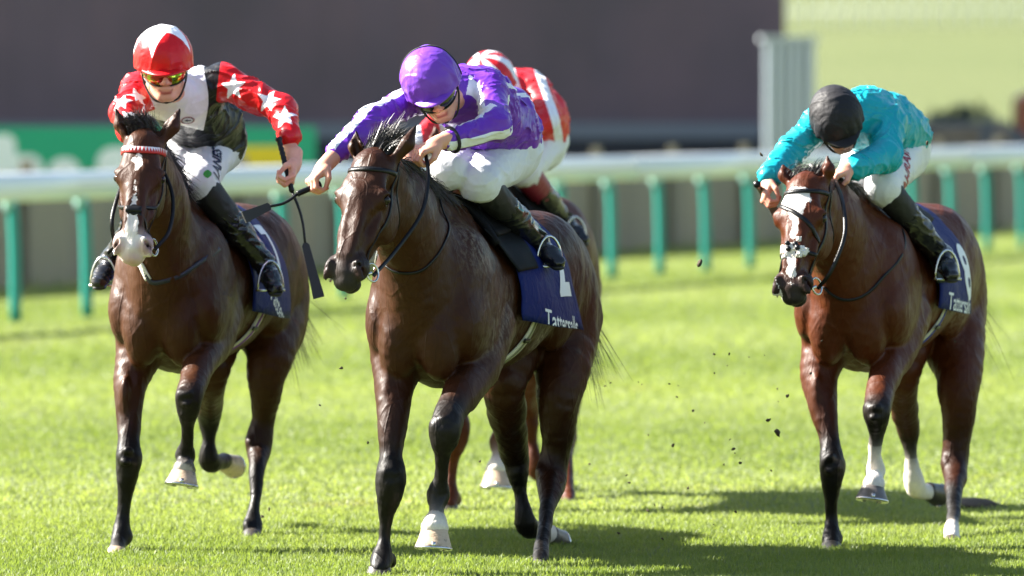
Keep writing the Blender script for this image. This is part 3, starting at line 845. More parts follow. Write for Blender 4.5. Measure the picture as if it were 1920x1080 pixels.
def hoof_mat(name, c1, c2):
    m, t, b = new_mat(name); c = mix(t, noise(t, 22, 4, .6, stretched(t, (1,1,4))), c1, c2); c = mix(t, ramp(t, noise(t, 9, 2, .5), [(.56,(0,0,0)),(.60,(.9,.9,.9))]), c, (.05,.045,.045))
    c = mix(t, ramp(t, noise(t, 35, 5, .7), [(.52,(0,0,0)),(.68,(.75,.75,.75))]), c, (.09,.075,.04))
    t.links.new(c, b.inputs['Base Color']); b.inputs['Roughness'].default_value = .35; bump(t, b, noise(t, 60, 3, .5, stretched(t, (1,1,5))), .4, .004); return m
HOOF = dict(pale=hoof_mat('pale_hoof', (.56,.43,.31), (.44,.32,.22)), grey=hoof_mat('grey_hoof', (.16,.14,.13), (.09,.08,.075)), dark=hoof_mat('dark_hoof', (.035,.03,.028), (.07,.06,.05)),
            half=None)
def hoof(root, top, bot, kind='dark', fwd=(0,-1,0), rt=.044, rb=.068, shoe=True):
    """truncated cone of horn: rounded toe, open heel, a light alloy plate below it"""
    a = np.array(P(*top)); b_ = np.array(P(*bot)); z = nrm(a-b_); y = nrm(np.array(fwd, float)-z*(np.array(fwd, float)@z)); x = np.cross(z, y)
    H_ = np.linalg.norm(a-b_); n = 28; V = []; F = []
    lv = [(0,rb*.985,0),(.05,rb*1.0,0),(.3,(rb*.68+rt*.32),0),(.6,(rb*.36+rt*.64),0),(.85,rt*1.04,0),(.95,rt*1.03,0),(1.0,rt*.99,0),(1.05,rt*.86,0)]
    def out(r, ang):
        c_, s_ = math.cos(ang), math.sin(ang); k = 1.0 if s_ > -.4 else 1-.28*(-.4-s_)
        return r*c_*(1 if s_ > 0 else .94), r*s_*k
    for (t_, r_, o_) in lv:
        lean = (1-t_)*.030
        for j in range(n):
            X_, Y_ = out(r_, 2*math.pi*j/n); dzh = 0 if t_ < .3 else -.22*max(0, -Y_/r_)*H_*t_
            V.append(b_+x*X_+y*(Y_+lean)+z*(t_*H_+dzh))
    m_ = len(lv)
    for i in range(m_-1):
        for j in range(n): F.append((i*n+j, i*n+(j+1)%n, (i+1)*n+(j+1)%n, (i+1)*n+j))
    F.append(tuple(range(n))[::-1]); F.append(tuple((m_-1)*n+j for j in range(n)))
    o = mesh_obj('hoof', V, F, HOOF[kind], root)
    if not shoe: return
    V = []; F = []; seq = [math.radians(-62+304*j/26) for j in range(27)]
    for ang in seq:
        for (rr2, zz) in ((rb*1.03,.002),(rb*1.03,-.008),(rb*.70,-.008),(rb*.70,.002)):
            X_, Y_ = out(rr2, ang); V.append(b_+x*X_+y*(Y_+.030)+z*zz)
    for i in range(26):
        for j in range(4): F.append((i*4+j, i*4+(j+1)%4, i*4+4+(j+1)%4, i*4+4+j))
    F.append((0,1,2,3)); F.append((26*4+3,26*4+2,26*4+1,26*4))
    v, f = box(b_+y*(rb*.98+.030)+z*.008, (.016,.006,.022), np.stack([x,y,z],1)); V, F = merge([(V,F),(v,f)])
    mesh_obj('horseshoe', V, F, STEEL, o)

# ---- tack ----------------------------------------------------------------------
def hstrap(hr, parent, name, pts, w=.018, th=.004, mat=None, m=7, maxd=.09):
    v, f = strap([hr['h'](*p) for p in pts], hr['bvh'], w, th, .001, m, hr['H'].y, maxd)
    return mesh_obj(name, v, f, mat or BLACKL, parent)

def around(hr, u, th, off=0.0, v0=0, z0=1.08):
    """point on the horse's trunk at distance u behind the chest, th degrees round from the spine (+ = picture right)"""
    B = hr['B']; a = math.radians(th); c = B(u, v0, z0+hr['dz']); d = B.y*math.sin(a)+B.z*math.cos(a)
    hit = hr['bvh'].ray_cast(Vector(c+d*.8), Vector(-d), .8)
    p = np.array(hit[0]) if hit[0] is not None else c+d*.3
    return p+d*off, d

def cloth(hr, name, rows, mat, parent, off=.012, th=.006, flare=None, nu=22, nv=36, wob=.004, seed=0, edge=None):
    """rows: function (s,t)->(u,theta); sheet laid on the trunk, with thickness"""
    top = []; 
    for i in range(nv+1):
        for j in range(nu+1):
            s_, t_ = j/nu, i/nv; u, a = rows(s_, t_); fl = flare(s_, t_) if flare else 0
            p, d = around(hr, u, a, off+fl+wob*math.sin(9*s_+5*t_+seed)*math.sin(6*t_+seed*2)*abs(t_*2-1)**.5); top.append((p, d))
    Pn = np.array([p for p, d in top]).reshape(nv+1, nu+1, 3); Dn = np.array([d for p, d in top]).reshape(nv+1, nu+1, 3)
    for _ in range(2):
        Q_ = Pn.copy(); Q_[1:-1,1:-1] = (Pn[1:-1,1:-1]*2+Pn[:-2,1:-1]+Pn[2:,1:-1]+Pn[1:-1,:-2]+Pn[1:-1,2:])/6
        Pn = Q_
    V = np.concatenate([(Pn+Dn*th).reshape(-1,3), Pn.reshape(-1,3)]); I = np.arange((nv+1)*(nu+1)).reshape(nv+1, nu+1); n = I.size; F = []
    for i in range(nv):
        for j in range(nu):
            F.append((I[i,j],I[i+1,j],I[i+1,j+1],I[i,j+1])); F.append((I[i,j]+n,I[i,j+1]+n,I[i+1,j+1]+n,I[i+1,j]+n))
    bd_ = [I[0,j] for j in range(nu+1)]+[I[i,nu] for i in range(1,nv+1)]+[I[nv,j] for j in range(nu-1,-1,-1)]+[I[i,0] for i in range(nv-1,0,-1)]
    for a_, b_ in zip(bd_, bd_[1:]+bd_[:1]): F.append((a_, b_, b_+n, a_+n))
    F = [tuple(int(x) for x in f_) for f_ in F]
    o = mesh_obj(name, V, F, mat, parent); return o, Pn+Dn*th, Dn

def text_geo(txt, size, bold=.0, shear=0):
    cu = bpy.data.curves.new('lettering', 'FONT'); cu.body = txt; cu.size = size; cu.align_x = 'CENTER'; cu.align_y = 'CENTER'; cu.offset = bold; cu.shear = shear; cu.resolution_u = 4
    o = bpy.data.objects.new('lettering', cu); COL.objects.link(o); bpy.context.view_layer.update()
    me = o.to_mesh(); V = np.array([v.co[:] for v in me.vertices]); F = [tuple(p.vertices) for p in me.polygons]
    # refine so that it can bend with the cloth
    o.to_mesh_clear(); bpy.data.objects.remove(o); bpy.data.curves.remove(cu)
    import bmesh
    bm = bmesh.new(); vs = [bm.verts.new(v) for v in V]
    for f in F:
        try: bm.faces.new([vs[i] for i in f])
        except ValueError: pass
    bmesh.ops.triangulate(bm, faces=bm.faces[:])
    lim = size*.12
    for _ in range(3):
        es = [e for e in bm.edges if e.calc_length() > lim]
        if not es: break
        bmesh.ops.subdivide_edges(bm, edges=es, cuts=1)
        bmesh.ops.triangulate(bm, faces=bm.faces[:])
    V = np.array([v.co[:] for v in bm.verts]); bm.verts.index_update(); F = [tuple(v.index for v in f.verts) for f in bm.faces]; bm.free()
    return V, F

def lay_text(V2, F, c, right, up, bvh, mat, parent, name, off=.0025):
    """print flat shapes on a surface round point c"""
    c = np.array(c, float); right = nrm(right); up = np.array(up, float); up = nrm(up-right*(up@right)); n = np.cross(right, up); out = []
    for p in V2:
        q = c+right*p[0]+up*p[1]; hit = bvh.ray_cast(Vector(q+n*.18), Vector(-n), .36)
        if hit[0] is None:
            h2 = bvh.find_nearest(Vector(q)); out.append(np.array(h2[0])+np.array(h2[1])*off)
        else: out.append(np.array(hit[0])+n*off)
    return mesh_obj(name, out, F, mat, parent, smooth=False)

WHITEP = simple('white_lettering', (.74,.76,.78), .5)
NAVY = fabric('navy_saddlecloth_fabric', (.006,.014,.115), rough=.6, bmp=.5, spec=.12)

def tack(hr, sp):
    root = hr['root']; h = hr['h']
    L = empty_part('bridle', root)
    cheek = [(.062,-.03,.02),(.084,-.04,-.08),(.093,-.045,-.19),(.088,-.04,-.30),(.076,-.035,-.41),(.066,-.04,-.475)]
    for q in (-1,1):
        hstrap(hr, L, 'cheek_strap', [(q*a, b, c) for a, b, c in cheek], .016)
        hstrap(hr, L, 'throat_strap', [(q*.072,-.06,.0),(q*.088,-.12,-.12),(q*.080,-.19,-.20),(q*.03,-.215,-.22)], .013, maxd=.12)
        c_ = h(q*.073,-.04,-.492); v, f = ring(c_, H_x(hr)*q+hr['H'].y*.35, .036*hr['hs'], .0042); mesh_obj('bit_ring', v, f, STEEL, L)
        v, f = tube([h(q*.073,-.04,-.492), h(q*.03,-.045,-.51)], .007, 8); mesh_obj('bit', v, f, STEEL, L)
    bb = [(-.083,-.03,-.05),(-.07,.045,-.072),(-.03,.075,-.085),(.03,.075,-.085),(.07,.045,-.072),(.083,-.03,-.05)]
    hstrap(hr, L, 'browband', bb, .020 if not sp.get('zigzag') else .030, .005, sp.get('browmat', BLACKL))
    if sp.get('zigzag'):
        V = []; F = []; b_ = catmull([h(*p) for p in bb], 8); n = len(b_)-1
        zz = 22
        for i in range(zz):
            t_ = (i+.5)/zz*n; k = int(t_); p = b_[k]*(1-t_+k)+b_[min(k+1,n)]*(t_-k); tn = nrm(b_[min(k+1,n)]-b_[k])
            hh = hr['bvh'].find_nearest(Vector(p)); nn = nrm(hh[1]); up = np.cross(nn, tn); up = up if up@hr['H'].z > 0 else -up; bs_ = np.array(hh[0])+nn*.0075; w = .0075
            o_ = len(V); V += [bs_-tn*w*.9+up*.013, bs_+tn*w*.9+up*.013, bs_-up*.008]; F.append((o_,o_+1,o_+2))
        mesh_obj('white_zigzag', V, F, WHITEP, L, smooth=False)
    nz = sp.get('noseband')
    if nz == 'grackle':
        for q in (-1,1):
            hstrap(hr, L, 'noseband', [(q*.088,-.05,-.29),(q*.075,.0,-.325),(0,.075,-.37),(-q*.055,.02,-.43),(-q*.055,-.03,-.50),(0,-.095,-.525)], .015)
        v, f = ring(h(0,.073,-.37), hr['H'].y, .019, .0065); v2, f2 = strap([h(-.03,.07,-.37),h(0,.08,-.37),h(.03,.07,-.37)], hr['bvh'], .03, .008); mesh_obj('noseband_pad', *merge([(v,f),(v2,f2)]), BLACKL, L)
    elif nz == 'sheepskin':
        hstrap(hr, L, 'noseband', [(-.085,-.06,-.35),(-.066,.0,-.36),(-.04,.05,-.365),(0,.065,-.365),(.04,.05,-.365),(.066,.0,-.36),(.085,-.06,-.35)], .018)
        s = SDF(); ar = np.random.default_rng(5)
        for i in range(26):
            a_ = math.radians(-42+84*(i%9)/8+ar.normal()*5); rr2 = .058+ar.normal()*.004; p = h(rr2*math.sin(a_)*1.05, .005+rr2*math.cos(a_)*1.0+.006, -.365+ar.normal()*.018)
            s.ell(p, .011+.006*ar.random(), None, .005)
        V, Q = s.build(.004, lambda p: .004*wav(p, 60, 3)); mesh_obj('sheepskin_noseband', V, Q, FLEECE, L)
        v, f = [], []; s2 = SDF(); 
        for (x_, z_) in ((-.018,-.345),(.012,-.35),(.022,-.37),(-.012,-.372)): s2.ell(h(x_,.085,z_), .012, None, .01)
        V, Q = s2.build(.004); mesh_obj('noseband_knot', V, Q, BLACKL, L)
        hstrap(hr, L, 'face_strap', [(-.085,.0,-.12),(-.05,.06,-.16),(.0,.075,-.20),(.05,.05,-.25),(.085,-.02,-.30)], .02)
    if sp.get('cross_brow'): pass
    hstrap(hr, L, 'drop_strap', [(-.07,-.05,-.47),(-.045,-.08,-.50),(0,-.1,-.51),(.045,-.08,-.50),(.07,-.05,-.47)], .013)
    hstrap(hr, L, 'headpiece', [(-.062,-.03,.02),(-.03,-.07,.05),(.03,-.07,.05),(.062,-.03,.02)], .022)
    return L

def H_x(hr): return hr['H'].x
def empty_part(name, parent):
    o = bpy.data.objects.new(name, None); o.empty_display_size = .05; return link(o, parent)
def reins(hr, hands, name='reins', w=.016):
    """leather reins from each bit ring to a hand"""
    root = hr['root']; e = empty_part('reins', root); h = hr['h']
    for q, via, hd in hands:
        a = h(q*.075,-.05,-.50); pts = catmull([a]+[np.array(P(*v)) for v in via]+[np.array(P(*hd))], 8)
        V = []; F = []; n = len(pts)
        for i, p in enumerate(pts):
            t_ = nrm(pts[min(i+1,n-1)]-pts[max(i-1,0)]); up = np.cross(t_, (0,1,0)); up = nrm(up); o_ = np.cross(t_, up)
            for (x_, y_) in ((-1,-1),(1,-1),(1,1),(-1,1)): V.append(p+up*x_*w/2+o_*y_*.0025)
        for i in range(n-1):
            for j in range(4): F.append((i*4+j, i*4+(j+1)%4, i*4+4+(j+1)%4, i*4+4+j))
        F.append((3,2,1,0)); F.append(tuple((n-1)*4+j for j in range(4)))
        mesh_obj('rein', V, F, BLACKL, e)
    return e
FLEECE = simple('sheepskin', (.70,.66,.60), .9, bmp=.8, bscale=90)

SADM = simple('saddle_leather', (.006,.006,.007), .6, var=.3, bmp=.3, bscale=60, spec=.12)
def saddlery(hr, sp):
    root = hr['root']; B = hr['B']
    cu0, cu1 = sp.get('cloth_u', (.60, 1.24)); ca = sp.get('cloth_a', 112)
    def rows(s_, t_): a = -ca+2*ca*t_; dn = abs(a)/ca; return cu0+(cu1-cu0)*s_-.03*(1-s_)*dn+.05*s_*dn**2, a*(1-.06*(1-s_))
    fl = sp.get('flare', (.02,.05))
    sc, CP, CD = cloth(hr, 'saddlecloth', rows, NAVY, root, .014, .005, lambda s_, t_: fl[0]*abs(2*t_-1)**3+fl[1]*abs(2*t_-1)**6*s_, wob=.010, seed=sp.get('seed',1))
    V = [v.co[:] for v in sc.data.vertices]; cb = BVHTree.FromPolygons(V, [tuple(p.vertices) for p in sc.data.polygons])
    # number and maker's name on the picture-right side
    for (txt, size, (u, a), bold, ru, zoff, roll) in sp.get('prints', ()):
        p, d = around(hr, u, a, .02); up = -(np.array(around(hr, u, a+8, .02)[0])-np.array(around(hr, u, a-8, .02)[0])); right = B.x.copy()
        if roll: c_, s_ = math.cos(roll), math.sin(roll); up_ = nrm(up); r_ = right; right = r_*c_+up_*s_; up = up_*c_-r_*s_
        V2, F2 = text_geo(txt, size, bold); lay_text(V2, F2, p, right, up, cb, WHITEP, sc, 'number' if len(txt) < 3 else 'lettering')
    # saddle: small racing saddle, flap each side, seat
    sad = empty_part('saddle', root); SM = SADM
    def rs(s_, t_): return .60+.34*s_, -34+68*t_
    st, _, _ = cloth(hr, 'seat', rs, SM, sad, .026, .022, wob=0, nu=12, nv=16)
    for q in (-1,1):
        def rf(s_, t_): return .52+.10*t_+(.30-.12*t_)*s_, q*(26+(sp.get('flap',66)-26)*t_)
        cloth(hr, 'saddle_flap', rf, sp.get('flap_mat', SM), sad, .024, .006, lambda s_, t_: .012*t_, wob=0, nu=10, nv=16)
    # pommel pad
    p, d = around(hr, .57, 0, .03); v, f = tube(catmull([around(hr, .56, a, .026)[0] for a in (-40,-20,0,20,40)], 5), .018, 8); mesh_obj('pommel', v, f, sp.get('pommel_mat', SM), sad)
    # girth: from beneath the flap down under the brisket
    GM = sp['girth_mat']; g = sp.get('girth', ((.86,96),(.80,120),(.70,145),(.62,165),(.60,180)))
    for q in (1,-1):
        path = [around(hr, u, q*a, .01)[0] for (u, a) in g]
        v, f = strap(path, hr['bvh'], .062, .007, .003, 6); gs = mesh_obj('girth', v, f, GM, root)
        v, f = strap(path, hr['bvh'], .014, .004, .011, 6); mesh_obj('girth_stripe', v, f, sp['girth_stripe'], gs)
    v, f = strap([around(hr, g[2][0]+.0, g[2][1]-6, .01)[0]-hr['B'].x*.04, around(hr, g[2][0]+.0, g[2][1]-6, .01)[0]+hr['B'].x*.04], hr['bvh'], .02, .005, .016, 4); mesh_obj('girth_keeper', v, f, BLACKL, root)
    # breastgirth / neck strap
    ns = sp.get('neckstrap')
    if ns:
        for k, (path, w, mt) in enumerate(ns):
            v, f = strap([np.array(P(*p)) for p in path], hr['bvh'], w, .005, .002, 6, maxd=.22); mesh_obj('neck_strap', v, f, mt, root)
    return dict(cloth=sc, saddle=sad)

def stirrup(parent, c, yawd=0, mat=None):
    """iron: arch with a flat tread; c = centre of the tread"""
    c = np.array(P(*c)); x = np.array([math.cos(yawd), math.sin(yawd), 0]); z = np.array([0,0,1.])
    arc = [c+x*.055*math.cos(a)+z*(.115*math.sin(a)) for a in np.linspace(0, math.pi, 14)]
    v, f = tube(arc, .0055, 7); v2, f2 = box(c, (.115,.035,.010), np.stack([x, np.cross(z, x), z], 1)); mesh_obj('stirrup', *merge([(v,f),(v2,f2)]), mat or STEEL, parent)
# ============================================================ JOCKEYS
SKINC = dict(skin=lin(222,165,140), pink=lin(205,130,112), lip=lin(178,98,90), under=(.02,.02,.02), hair=(.03,.02,.015), brow=lin(120,80,60))
def fist(s, wrist, knuck, palm_n, thumb_side, k=.006, size=1.0, curl=1.0):
    """a closed hand: palm, four bent fingers of unequal length, thumb leaving the side of the palm"""
    w = np.array(wrist, float); hd = nrm(np.array(knuck)-w); n = np.array(palm_n, float); n = nrm(n-hd*(n@hd)); t = np.cross(hd, n)
    if t@np.array(thumb_side, float) < 0: t = -t
    F_ = lambda a, b, c: w+size*(hd*a+n*b+t*c)      # a along the hand, b towards the palm side, c towards the thumb
    s.ell(F_(.045,0,0), np.array((.048,.017,.040))*size, (hd,n,t), .014, 'skin')
    s.cone(w-hd*.05, F_(.02,0,0), .027*size, .026*size, .02, 'skin')
    for i, (c, L, o) in enumerate(((.030,.95,0),(.010,1.0,.004),(-.011,.94,.002),(-.030,.78,-.004))):
        a = F_(.082+o,0-.002,c); b_ = F_(.108*L+o+.004,.022,c*.96); c_ = F_(.100*L,.048*curl,c*.9); d = F_(.072,.056*curl,c*.86)
        s.ell(a, .0105*size, None, .006, 'pink'); s.cone(F_(.05,0,c*.8), a, .010*size, .0102*size, .008, 'skin')
        s.cone(a, b_, .0100*size, .0092*size, k, ('skin','pink')); s.cone(b_, c_, .0092*size, .0085*size, .003, 'skin'); s.cone(c_, d, .0085*size, .0078*size, .003, ('skin','pink'))
    s.cone(F_(.018,.008,.028), F_(.050,.030,.046), .0155*size, .0118*size, .012, 'skin'); s.cone(F_(.050,.030,.046), F_(.082,.050,.034), .0110*size, .0085*size, .004, ('skin','pink'))
    return dict(grip=F_(.082,.036,0), axis=t, hd=hd, n=n)

def star_sd(x, y, r, rot):
    """signed distance like field of a five pointed star"""
    a = np.arctan2(y, x)-rot; a = np.mod(a+math.pi/5, 2*math.pi/5)-math.pi/5; a = np.abs(a); d = np.hypot(x, y)
    px, py = d*np.cos(a), d*np.sin(a)
    p0 = np.array([r, 0]); p1 = np.array([.42*r*math.cos(math.pi/5), .42*r*math.sin(math.pi/5)])
    e = p1-p0; n_ = np.array([-e[1], e[0]])/np.hypot(*e)
    s_ = (px-p0[0])*n_[0]+(py-p0[1])*n_[1]
    return -s_ if n_@(-p0) > 0 else s_
def surf_hit(bv, px, py, D0=26, D1=44):
    a = P(px,py,D0); d = (P(px,py,D1)-a); h = bv.ray_cast(a, d.normalized(), 30); return h
def stars(V, bv, lst):
    m = np.full(len(V), 1.0)
    for (px, py, r, rot) in lst:
        h = surf_hit(bv, px, py)
        if h[0] is None: continue
        c = np.array(h[0]); n = nrm(h[1]); n = nrm(n+np.array([0,-.6,.2])); x = nrm(np.cross((0,0,1), n)); x = x if x[0] > 0 else -x; y = np.cross(n, x); y = y if y[2] > 0 else -y
        d = V-c; near = np.linalg.norm(d, axis=1) < r*1.5
        m = np.where(near, np.minimum(m, star_sd(d@x, d@y, r, rot)), m)
    return m

def jockey(sp):
    pt = lambda t: np.array(P(*t))
    root = empty('person', tuple(pt(sp['root'])), label=sp['label'], cat='person', group='jockeys riding the racehorses')
    vox = sp.get('vox', .0055)
    # ---- head frame
    hc = pt(sp['head']); z = nrm(sp['up']); f = np.array(sp['facing'], float); f = nrm(f-z*(f@z)); x = np.cross(f, z) ; x = x if x[0] > 0 else -x
    H = Frame(hc, x, f, z); k_ = sp.get('hsc', 1.0); h = lambda a, b, c: H(a*k_, b*k_, c*k_)
    s = SDF(); E = lambda c, r, k=.012, col='skin', sub=False: s.ell(h(*c), np.array(r)*k_, H.ax, k*k_, col, sub)
    C = lambda a, b, ra, rb, k=.01, col='skin', sub=False, flat=None: s.cone(h(*a), h(*b), ra*k_, rb*k_, k*k_, col, flat, sub)
    E((0,-.012,.03),(.074,.092,.085),.02,'hair'); E((0,.022,-.035),(.056,.064,.075),.02); E((0,.055,-.085),(.028,.026,.022),.02)
    for q in (-1,1):
        E((q*.040,.048,-.022),(.022,.022,.024),.015); C((q*.052,-.01,-.06),(q*.018,.062,-.090),.018,.014,.016)
        E((q*.030,.086,.012),(.018,.010,.012),.006,'brow',True); E((q*.030,.078,.010),(.013,.012,.012),.003,'under')
        C((q*.046,.074,.026),(q*.014,.086,.028),.008,.007,.008,'brow')
        E((q*.014,.098,-.030),(.009,.010,.008),.005,'pink'); E((q*.076,-.012,-.005),(.010,.020,.032),.006,'pink')
    C((0,.084,.014),(0,.108,-.022),.009,.011,.010,'skin'); E((0,.110,-.027),(.011,.010,.010),.006,'pink')
    E((0,.078,-.052),(.030,.018,.014),.01); C((-.020,.086,-.0575),(.020,.086,-.0575),.0045,.0045,.003,'lip'); C((-.016,.085,-.0665),(.016,.085,-.0665),.0055,.0055,.003,'lip')
    C((-.024,.094,-.062),(.024,.094,-.062),.0018,.0018,.002,'lip',True)
    cw, hwp = pt(sp['torso'][0][:3]), pt(sp['torso'][1][:3])
    s.cone(h(0,-.02,-.05), cw+(hc-cw)*.12, .050, .062, .03, 'skin')
    # inner body: narrow limbs carried inside the clothes
    s.cone(cw, hwp, .09, .09, .03, 'skin')
    grips = []
    for arm in sp['arms']:
        a, b_, w = pt(arm['s'][:3]), pt(arm['e'][:3]), pt(arm['w'][:3]); kn = pt(arm['k'])
        s.cone(cw, a, .06, .035, .03, 'skin'); s.cone(a, b_, .034, .032, .02, 'skin'); wr = pt(arm['wr']) if arm.get('wr') is not None else w
        s.cone(b_, wr, .034, .027, .02, 'skin')
        grips.append(fist(s, wr, kn, arm['n'], arm['t'], size=arm.get('size', 1.0)))
    for leg in sp['legs']:
        hp_, kn = pt(leg['h'][:3]), pt(leg['k'][:3]); s.cone(hwp, hp_, .08, .07, .03, 'skin'); s.cone(hp_, kn, .065, .045, .02, 'skin')
        s.cone(kn, pt(leg['a'][:3]), .040, .028, .02, 'skin')
    V, Q = s.build(sp.get('bvox', .0042), None, 1)
    pal = {k: np.array(v) for k, v in SKINC.items()}
    mesh_obj('body', V, Q, SKIN, root, attrs=dict(Col=s.colours(V, pal, .002)))
    # ---- silks
    s = SDF(); (c0x, c0y, c0D, cr), (c1x, c1y, c1D, wr_) = sp['torso']; lat = nrm(sp.get('lat', (1,.25,0)))
    s.cone(cw, hwp, cr, wr_, .05, 0, (lat, 1.22)); 
    for (px, py, D, r) in sp.get('hump', ()): s.ell(P(px,py,D), r, None, .06, 0)
    for arm in sp['arms']:
        a, b_, w = pt(arm['s'][:3]), pt(arm['e'][:3]), pt(arm['w'][:3]); ra, rb, rc = arm['s'][3], arm['e'][3], arm['w'][3]
        s.cone(cw, a, cr*.75, ra, .05, 0); s.cone(a, b_, ra, rb, .03, 1); s.cone(b_, w, rb, rc, .025, 2)
        d = nrm(w-b_); s.cone(w-d*.012, w+d*.004, rc*1.12, rc*1.05, .006, 2)
    s.cone(cw+(hc-cw)*.20, cw+(hc-cw)*.42, .085, .062, .03, 0)          # collar
    seed = sp.get('seed', 1)
    def folds(p):
        w = np.stack([p[:,0]*1.0+.2*wav(p, 3, seed+3), p[:,1], p[:,2]*1.0+.05*wav(p,4,seed+8)], 1)
        return -.0095*np.clip(ridge(w, 4.2, seed), 0, 1)**3-.0045*np.clip(ridge(w, 9, seed+1), 0, 1)**2-.004*wav(p, 4, seed+5)
    V, Q = s.build(vox, folds)
    bv = bvh_of(V, Q); at = {}
    ctx = dict(V=V, bv=bv, pt=pt, sp=sp, cw=cw, hwp=hwp, lat=lat, H=H)
    if sp.get('silk_attrs'): at = sp['silk_attrs'](ctx)
    silks = mesh_obj('silks', V, Q, sp['silk_mat'], root, attrs=at)
    # ---- breeches
    s = SDF(); s.ell(hwp+nrm(hwp-cw)*.06, (wr_*1.0,wr_*1.0,wr_*.92), None, .05, 0)
    for leg in sp['legs']:
        hp_, kn = pt(leg['h'][:3]), pt(leg['k'][:3]); s.cone(hwp, hp_, wr_*.85, leg['h'][3], .05, 0)
        s.cone(hp_, kn, leg['h'][3], leg['k'][3], .03, 0); an = pt(leg['a'][:3]); d = nrm(an-kn); s.cone(kn, kn+d*.05, leg['k'][3], leg['k'][3]*.85, .02, 0)
    V, Q = s.build(vox, lambda p: -.006*np.clip(ridge(p, 4, seed+20), 0, 1)**3-.0015*ridge(p, 12, seed+2))
    bb = bvh_of(V, Q); br = mesh_obj('breeches', V, Q, sp.get('breech_mat', BREECH), root)
    # ---- knee cuffs and boots
    for leg in sp['legs']:
        kn, an, toe = pt(leg['k'][:3]), pt(leg['a'][:3]), pt(leg['t'][:3]); d = nrm(an-kn); L_ = np.linalg.norm(an-kn); kr = leg['k'][3]
        s = SDF(); s.cone(kn+d*.035, kn+d*L_*.42, kr*.93, kr*.78, .02, 0)
        V, Q = s.build(vox, lambda p: -.0015*ridge(p, 14, seed)); mesh_obj('boot_top', V, Q, sp.get('cuff_mat', CUFF), root)
        s = SDF(); calf = kn+d*L_*.40; bk = np.array([0,.02,-.01])
        s.cone(calf, kn+d*L_*.62+bk*.5, kr*.78, kr*.74, .02, 0); s.cone(kn+d*L_*.6+bk*.5, an, kr*.74, leg['a'][3], .02, 0)
        fd = nrm(toe-an); heel = an-fd*.045+np.array([0,.0,-.03]); ball = an+(toe-an)*.6
        s.cone(heel, ball, .036, .040, .02, 0, ((0,0,1),.85)); s.cone(ball, toe, .040, leg['t'][3], .02, 0, ((0,0,1),.8)); s.cone(an, heel, leg['a'][3], .034, .025, 0)
        V, Q = s.build(vox, lambda p: -.006*np.clip(ridge(p*np.array([1,1,2.]), 8, seed+4), 0, 1)**2); bo = mesh_obj('boot', V, Q, PATENT, root)
        dn = np.array([0,0,-1.]); s = SDF(); s.cone(heel+dn*.028, heel+(toe-heel)*.35+dn*.028, .024, .018, .008, 0, ((0,0,1),.6)); s.cone(heel+(toe-heel)*.35+dn*.030, toe+dn*.022, .022, .030, .008, 0, ((0,0,1),.4))
        V, Q = s.build(.005); mesh_obj('sole', V, Q, CUFF, bo)
        if leg.get('stirrup', True):
            c_ = np.array(ball)+dn*.052; e = stirrup_at(root, c_, leg.get('syaw', .3), kn+(an-kn)*.55+np.array([0,.03,0]))
    # ---- helmet cover, peak, goggles, straps
    s = SDF(); s.ell(h(0,-.012,.048), np.array((.106,.128,.108))*k_, H.ax, .02, 0); s.ell(h(0,-.02,.0), np.array((.100,.118,.075))*k_, H.ax, .03, 0)
    def ccl(p): L = H.local(p)/k_; return (-(L[:,2]-(.006+.0*L[:,1]))-np.clip(-L[:,1]*.25,0,.03))*k_
    def wr(p):
        L = H.local(p)/k_; a = np.arctan2(L[:,0], L[:,1]+.01); r = np.hypot(L[:,0], L[:,1]); 
        lowb = np.exp(-((L[:,2]-.012)/.016)**2)
        return -.0030*np.sin(a*8+3*np.sin(a*3+seed))*np.clip(r/.1,0,1)*np.clip(.12-L[:,2],0,.1)/.1-.004*lowb*(1+.5*np.sin(a*17))*(L[:,1] > .02)-.0040*np.clip(ridge(p, 4.5, seed+9),0,1)**3-.0008*ridge(p, 18, seed+3)
    V, Q = s.build(.0045, wr, 2, ccl)
    at = {}
    ctx['V'] = V; ctx['bv'] = bvh_of(V, Q); ctx['L'] = H.local(V)/k_
    if sp.get('cap_attrs'): at = sp['cap_attrs'](ctx)
    cap = mesh_obj('cap', V, Q, sp['cap_mat'], root, attrs=at)
    # peak: a curved tongue
    V = []; F = []; nu, nv = 20, 5
    for top in (0,1):
        for j in range(nv+1):
            for i in range(nu+1):
                a = math.radians(-62+124*i/nu); t_ = j/nv; rx, ry = .101+.004*t_, .116+t_*(.050*math.cos(a*1.15))
                V.append(h(rx*math.sin(a)*(1-.05*t_), ry*math.cos(a)-.012, .022-.012*t_*math.cos(a)+.010*math.sin(a)**2*-1+(.0045 if top else 0)))
    n = (nu+1)*(nv+1); G = lambda t, j, i: t*n+j*(nu+1)+i
    for j in range(nv):
        for i in range(nu): F.append((G(0,j,i),G(0,j,i+1),G(0,j+1,i+1),G(0,j+1,i))); F.append((G(1,j,i),G(1,j+1,i),G(1,j+1,i+1),G(1,j,i+1)))
    for i in range(nu): F.append((G(0,nv,i),G(0,nv,i+1),G(1,nv,i+1),G(1,nv,i)))
    pk_at = {'m1': np.full(len(V), 1.0), 'm2': np.full(len(V), 1.0)}
    mesh_obj('cap_peak', V, F, sp['cap_mat'], root, attrs=pk_at)
    # goggles
    V = []; F = []; nu, nv = 24, 6
    for j in range(nv+1):
        for i in range(nu+1):
            a = math.radians(-78+156*i/nu); t_ = j/nv; nose = math.exp(-(a/.16)**2)*.014
            zz = .022-(.064-nose-.012*abs(a)**2)*t_; bul = .010*math.sin(math.pi*t_)
            V.append(h((.078+bul*.4)*math.sin(a), (.094+bul)*math.cos(a)+.006, zz))
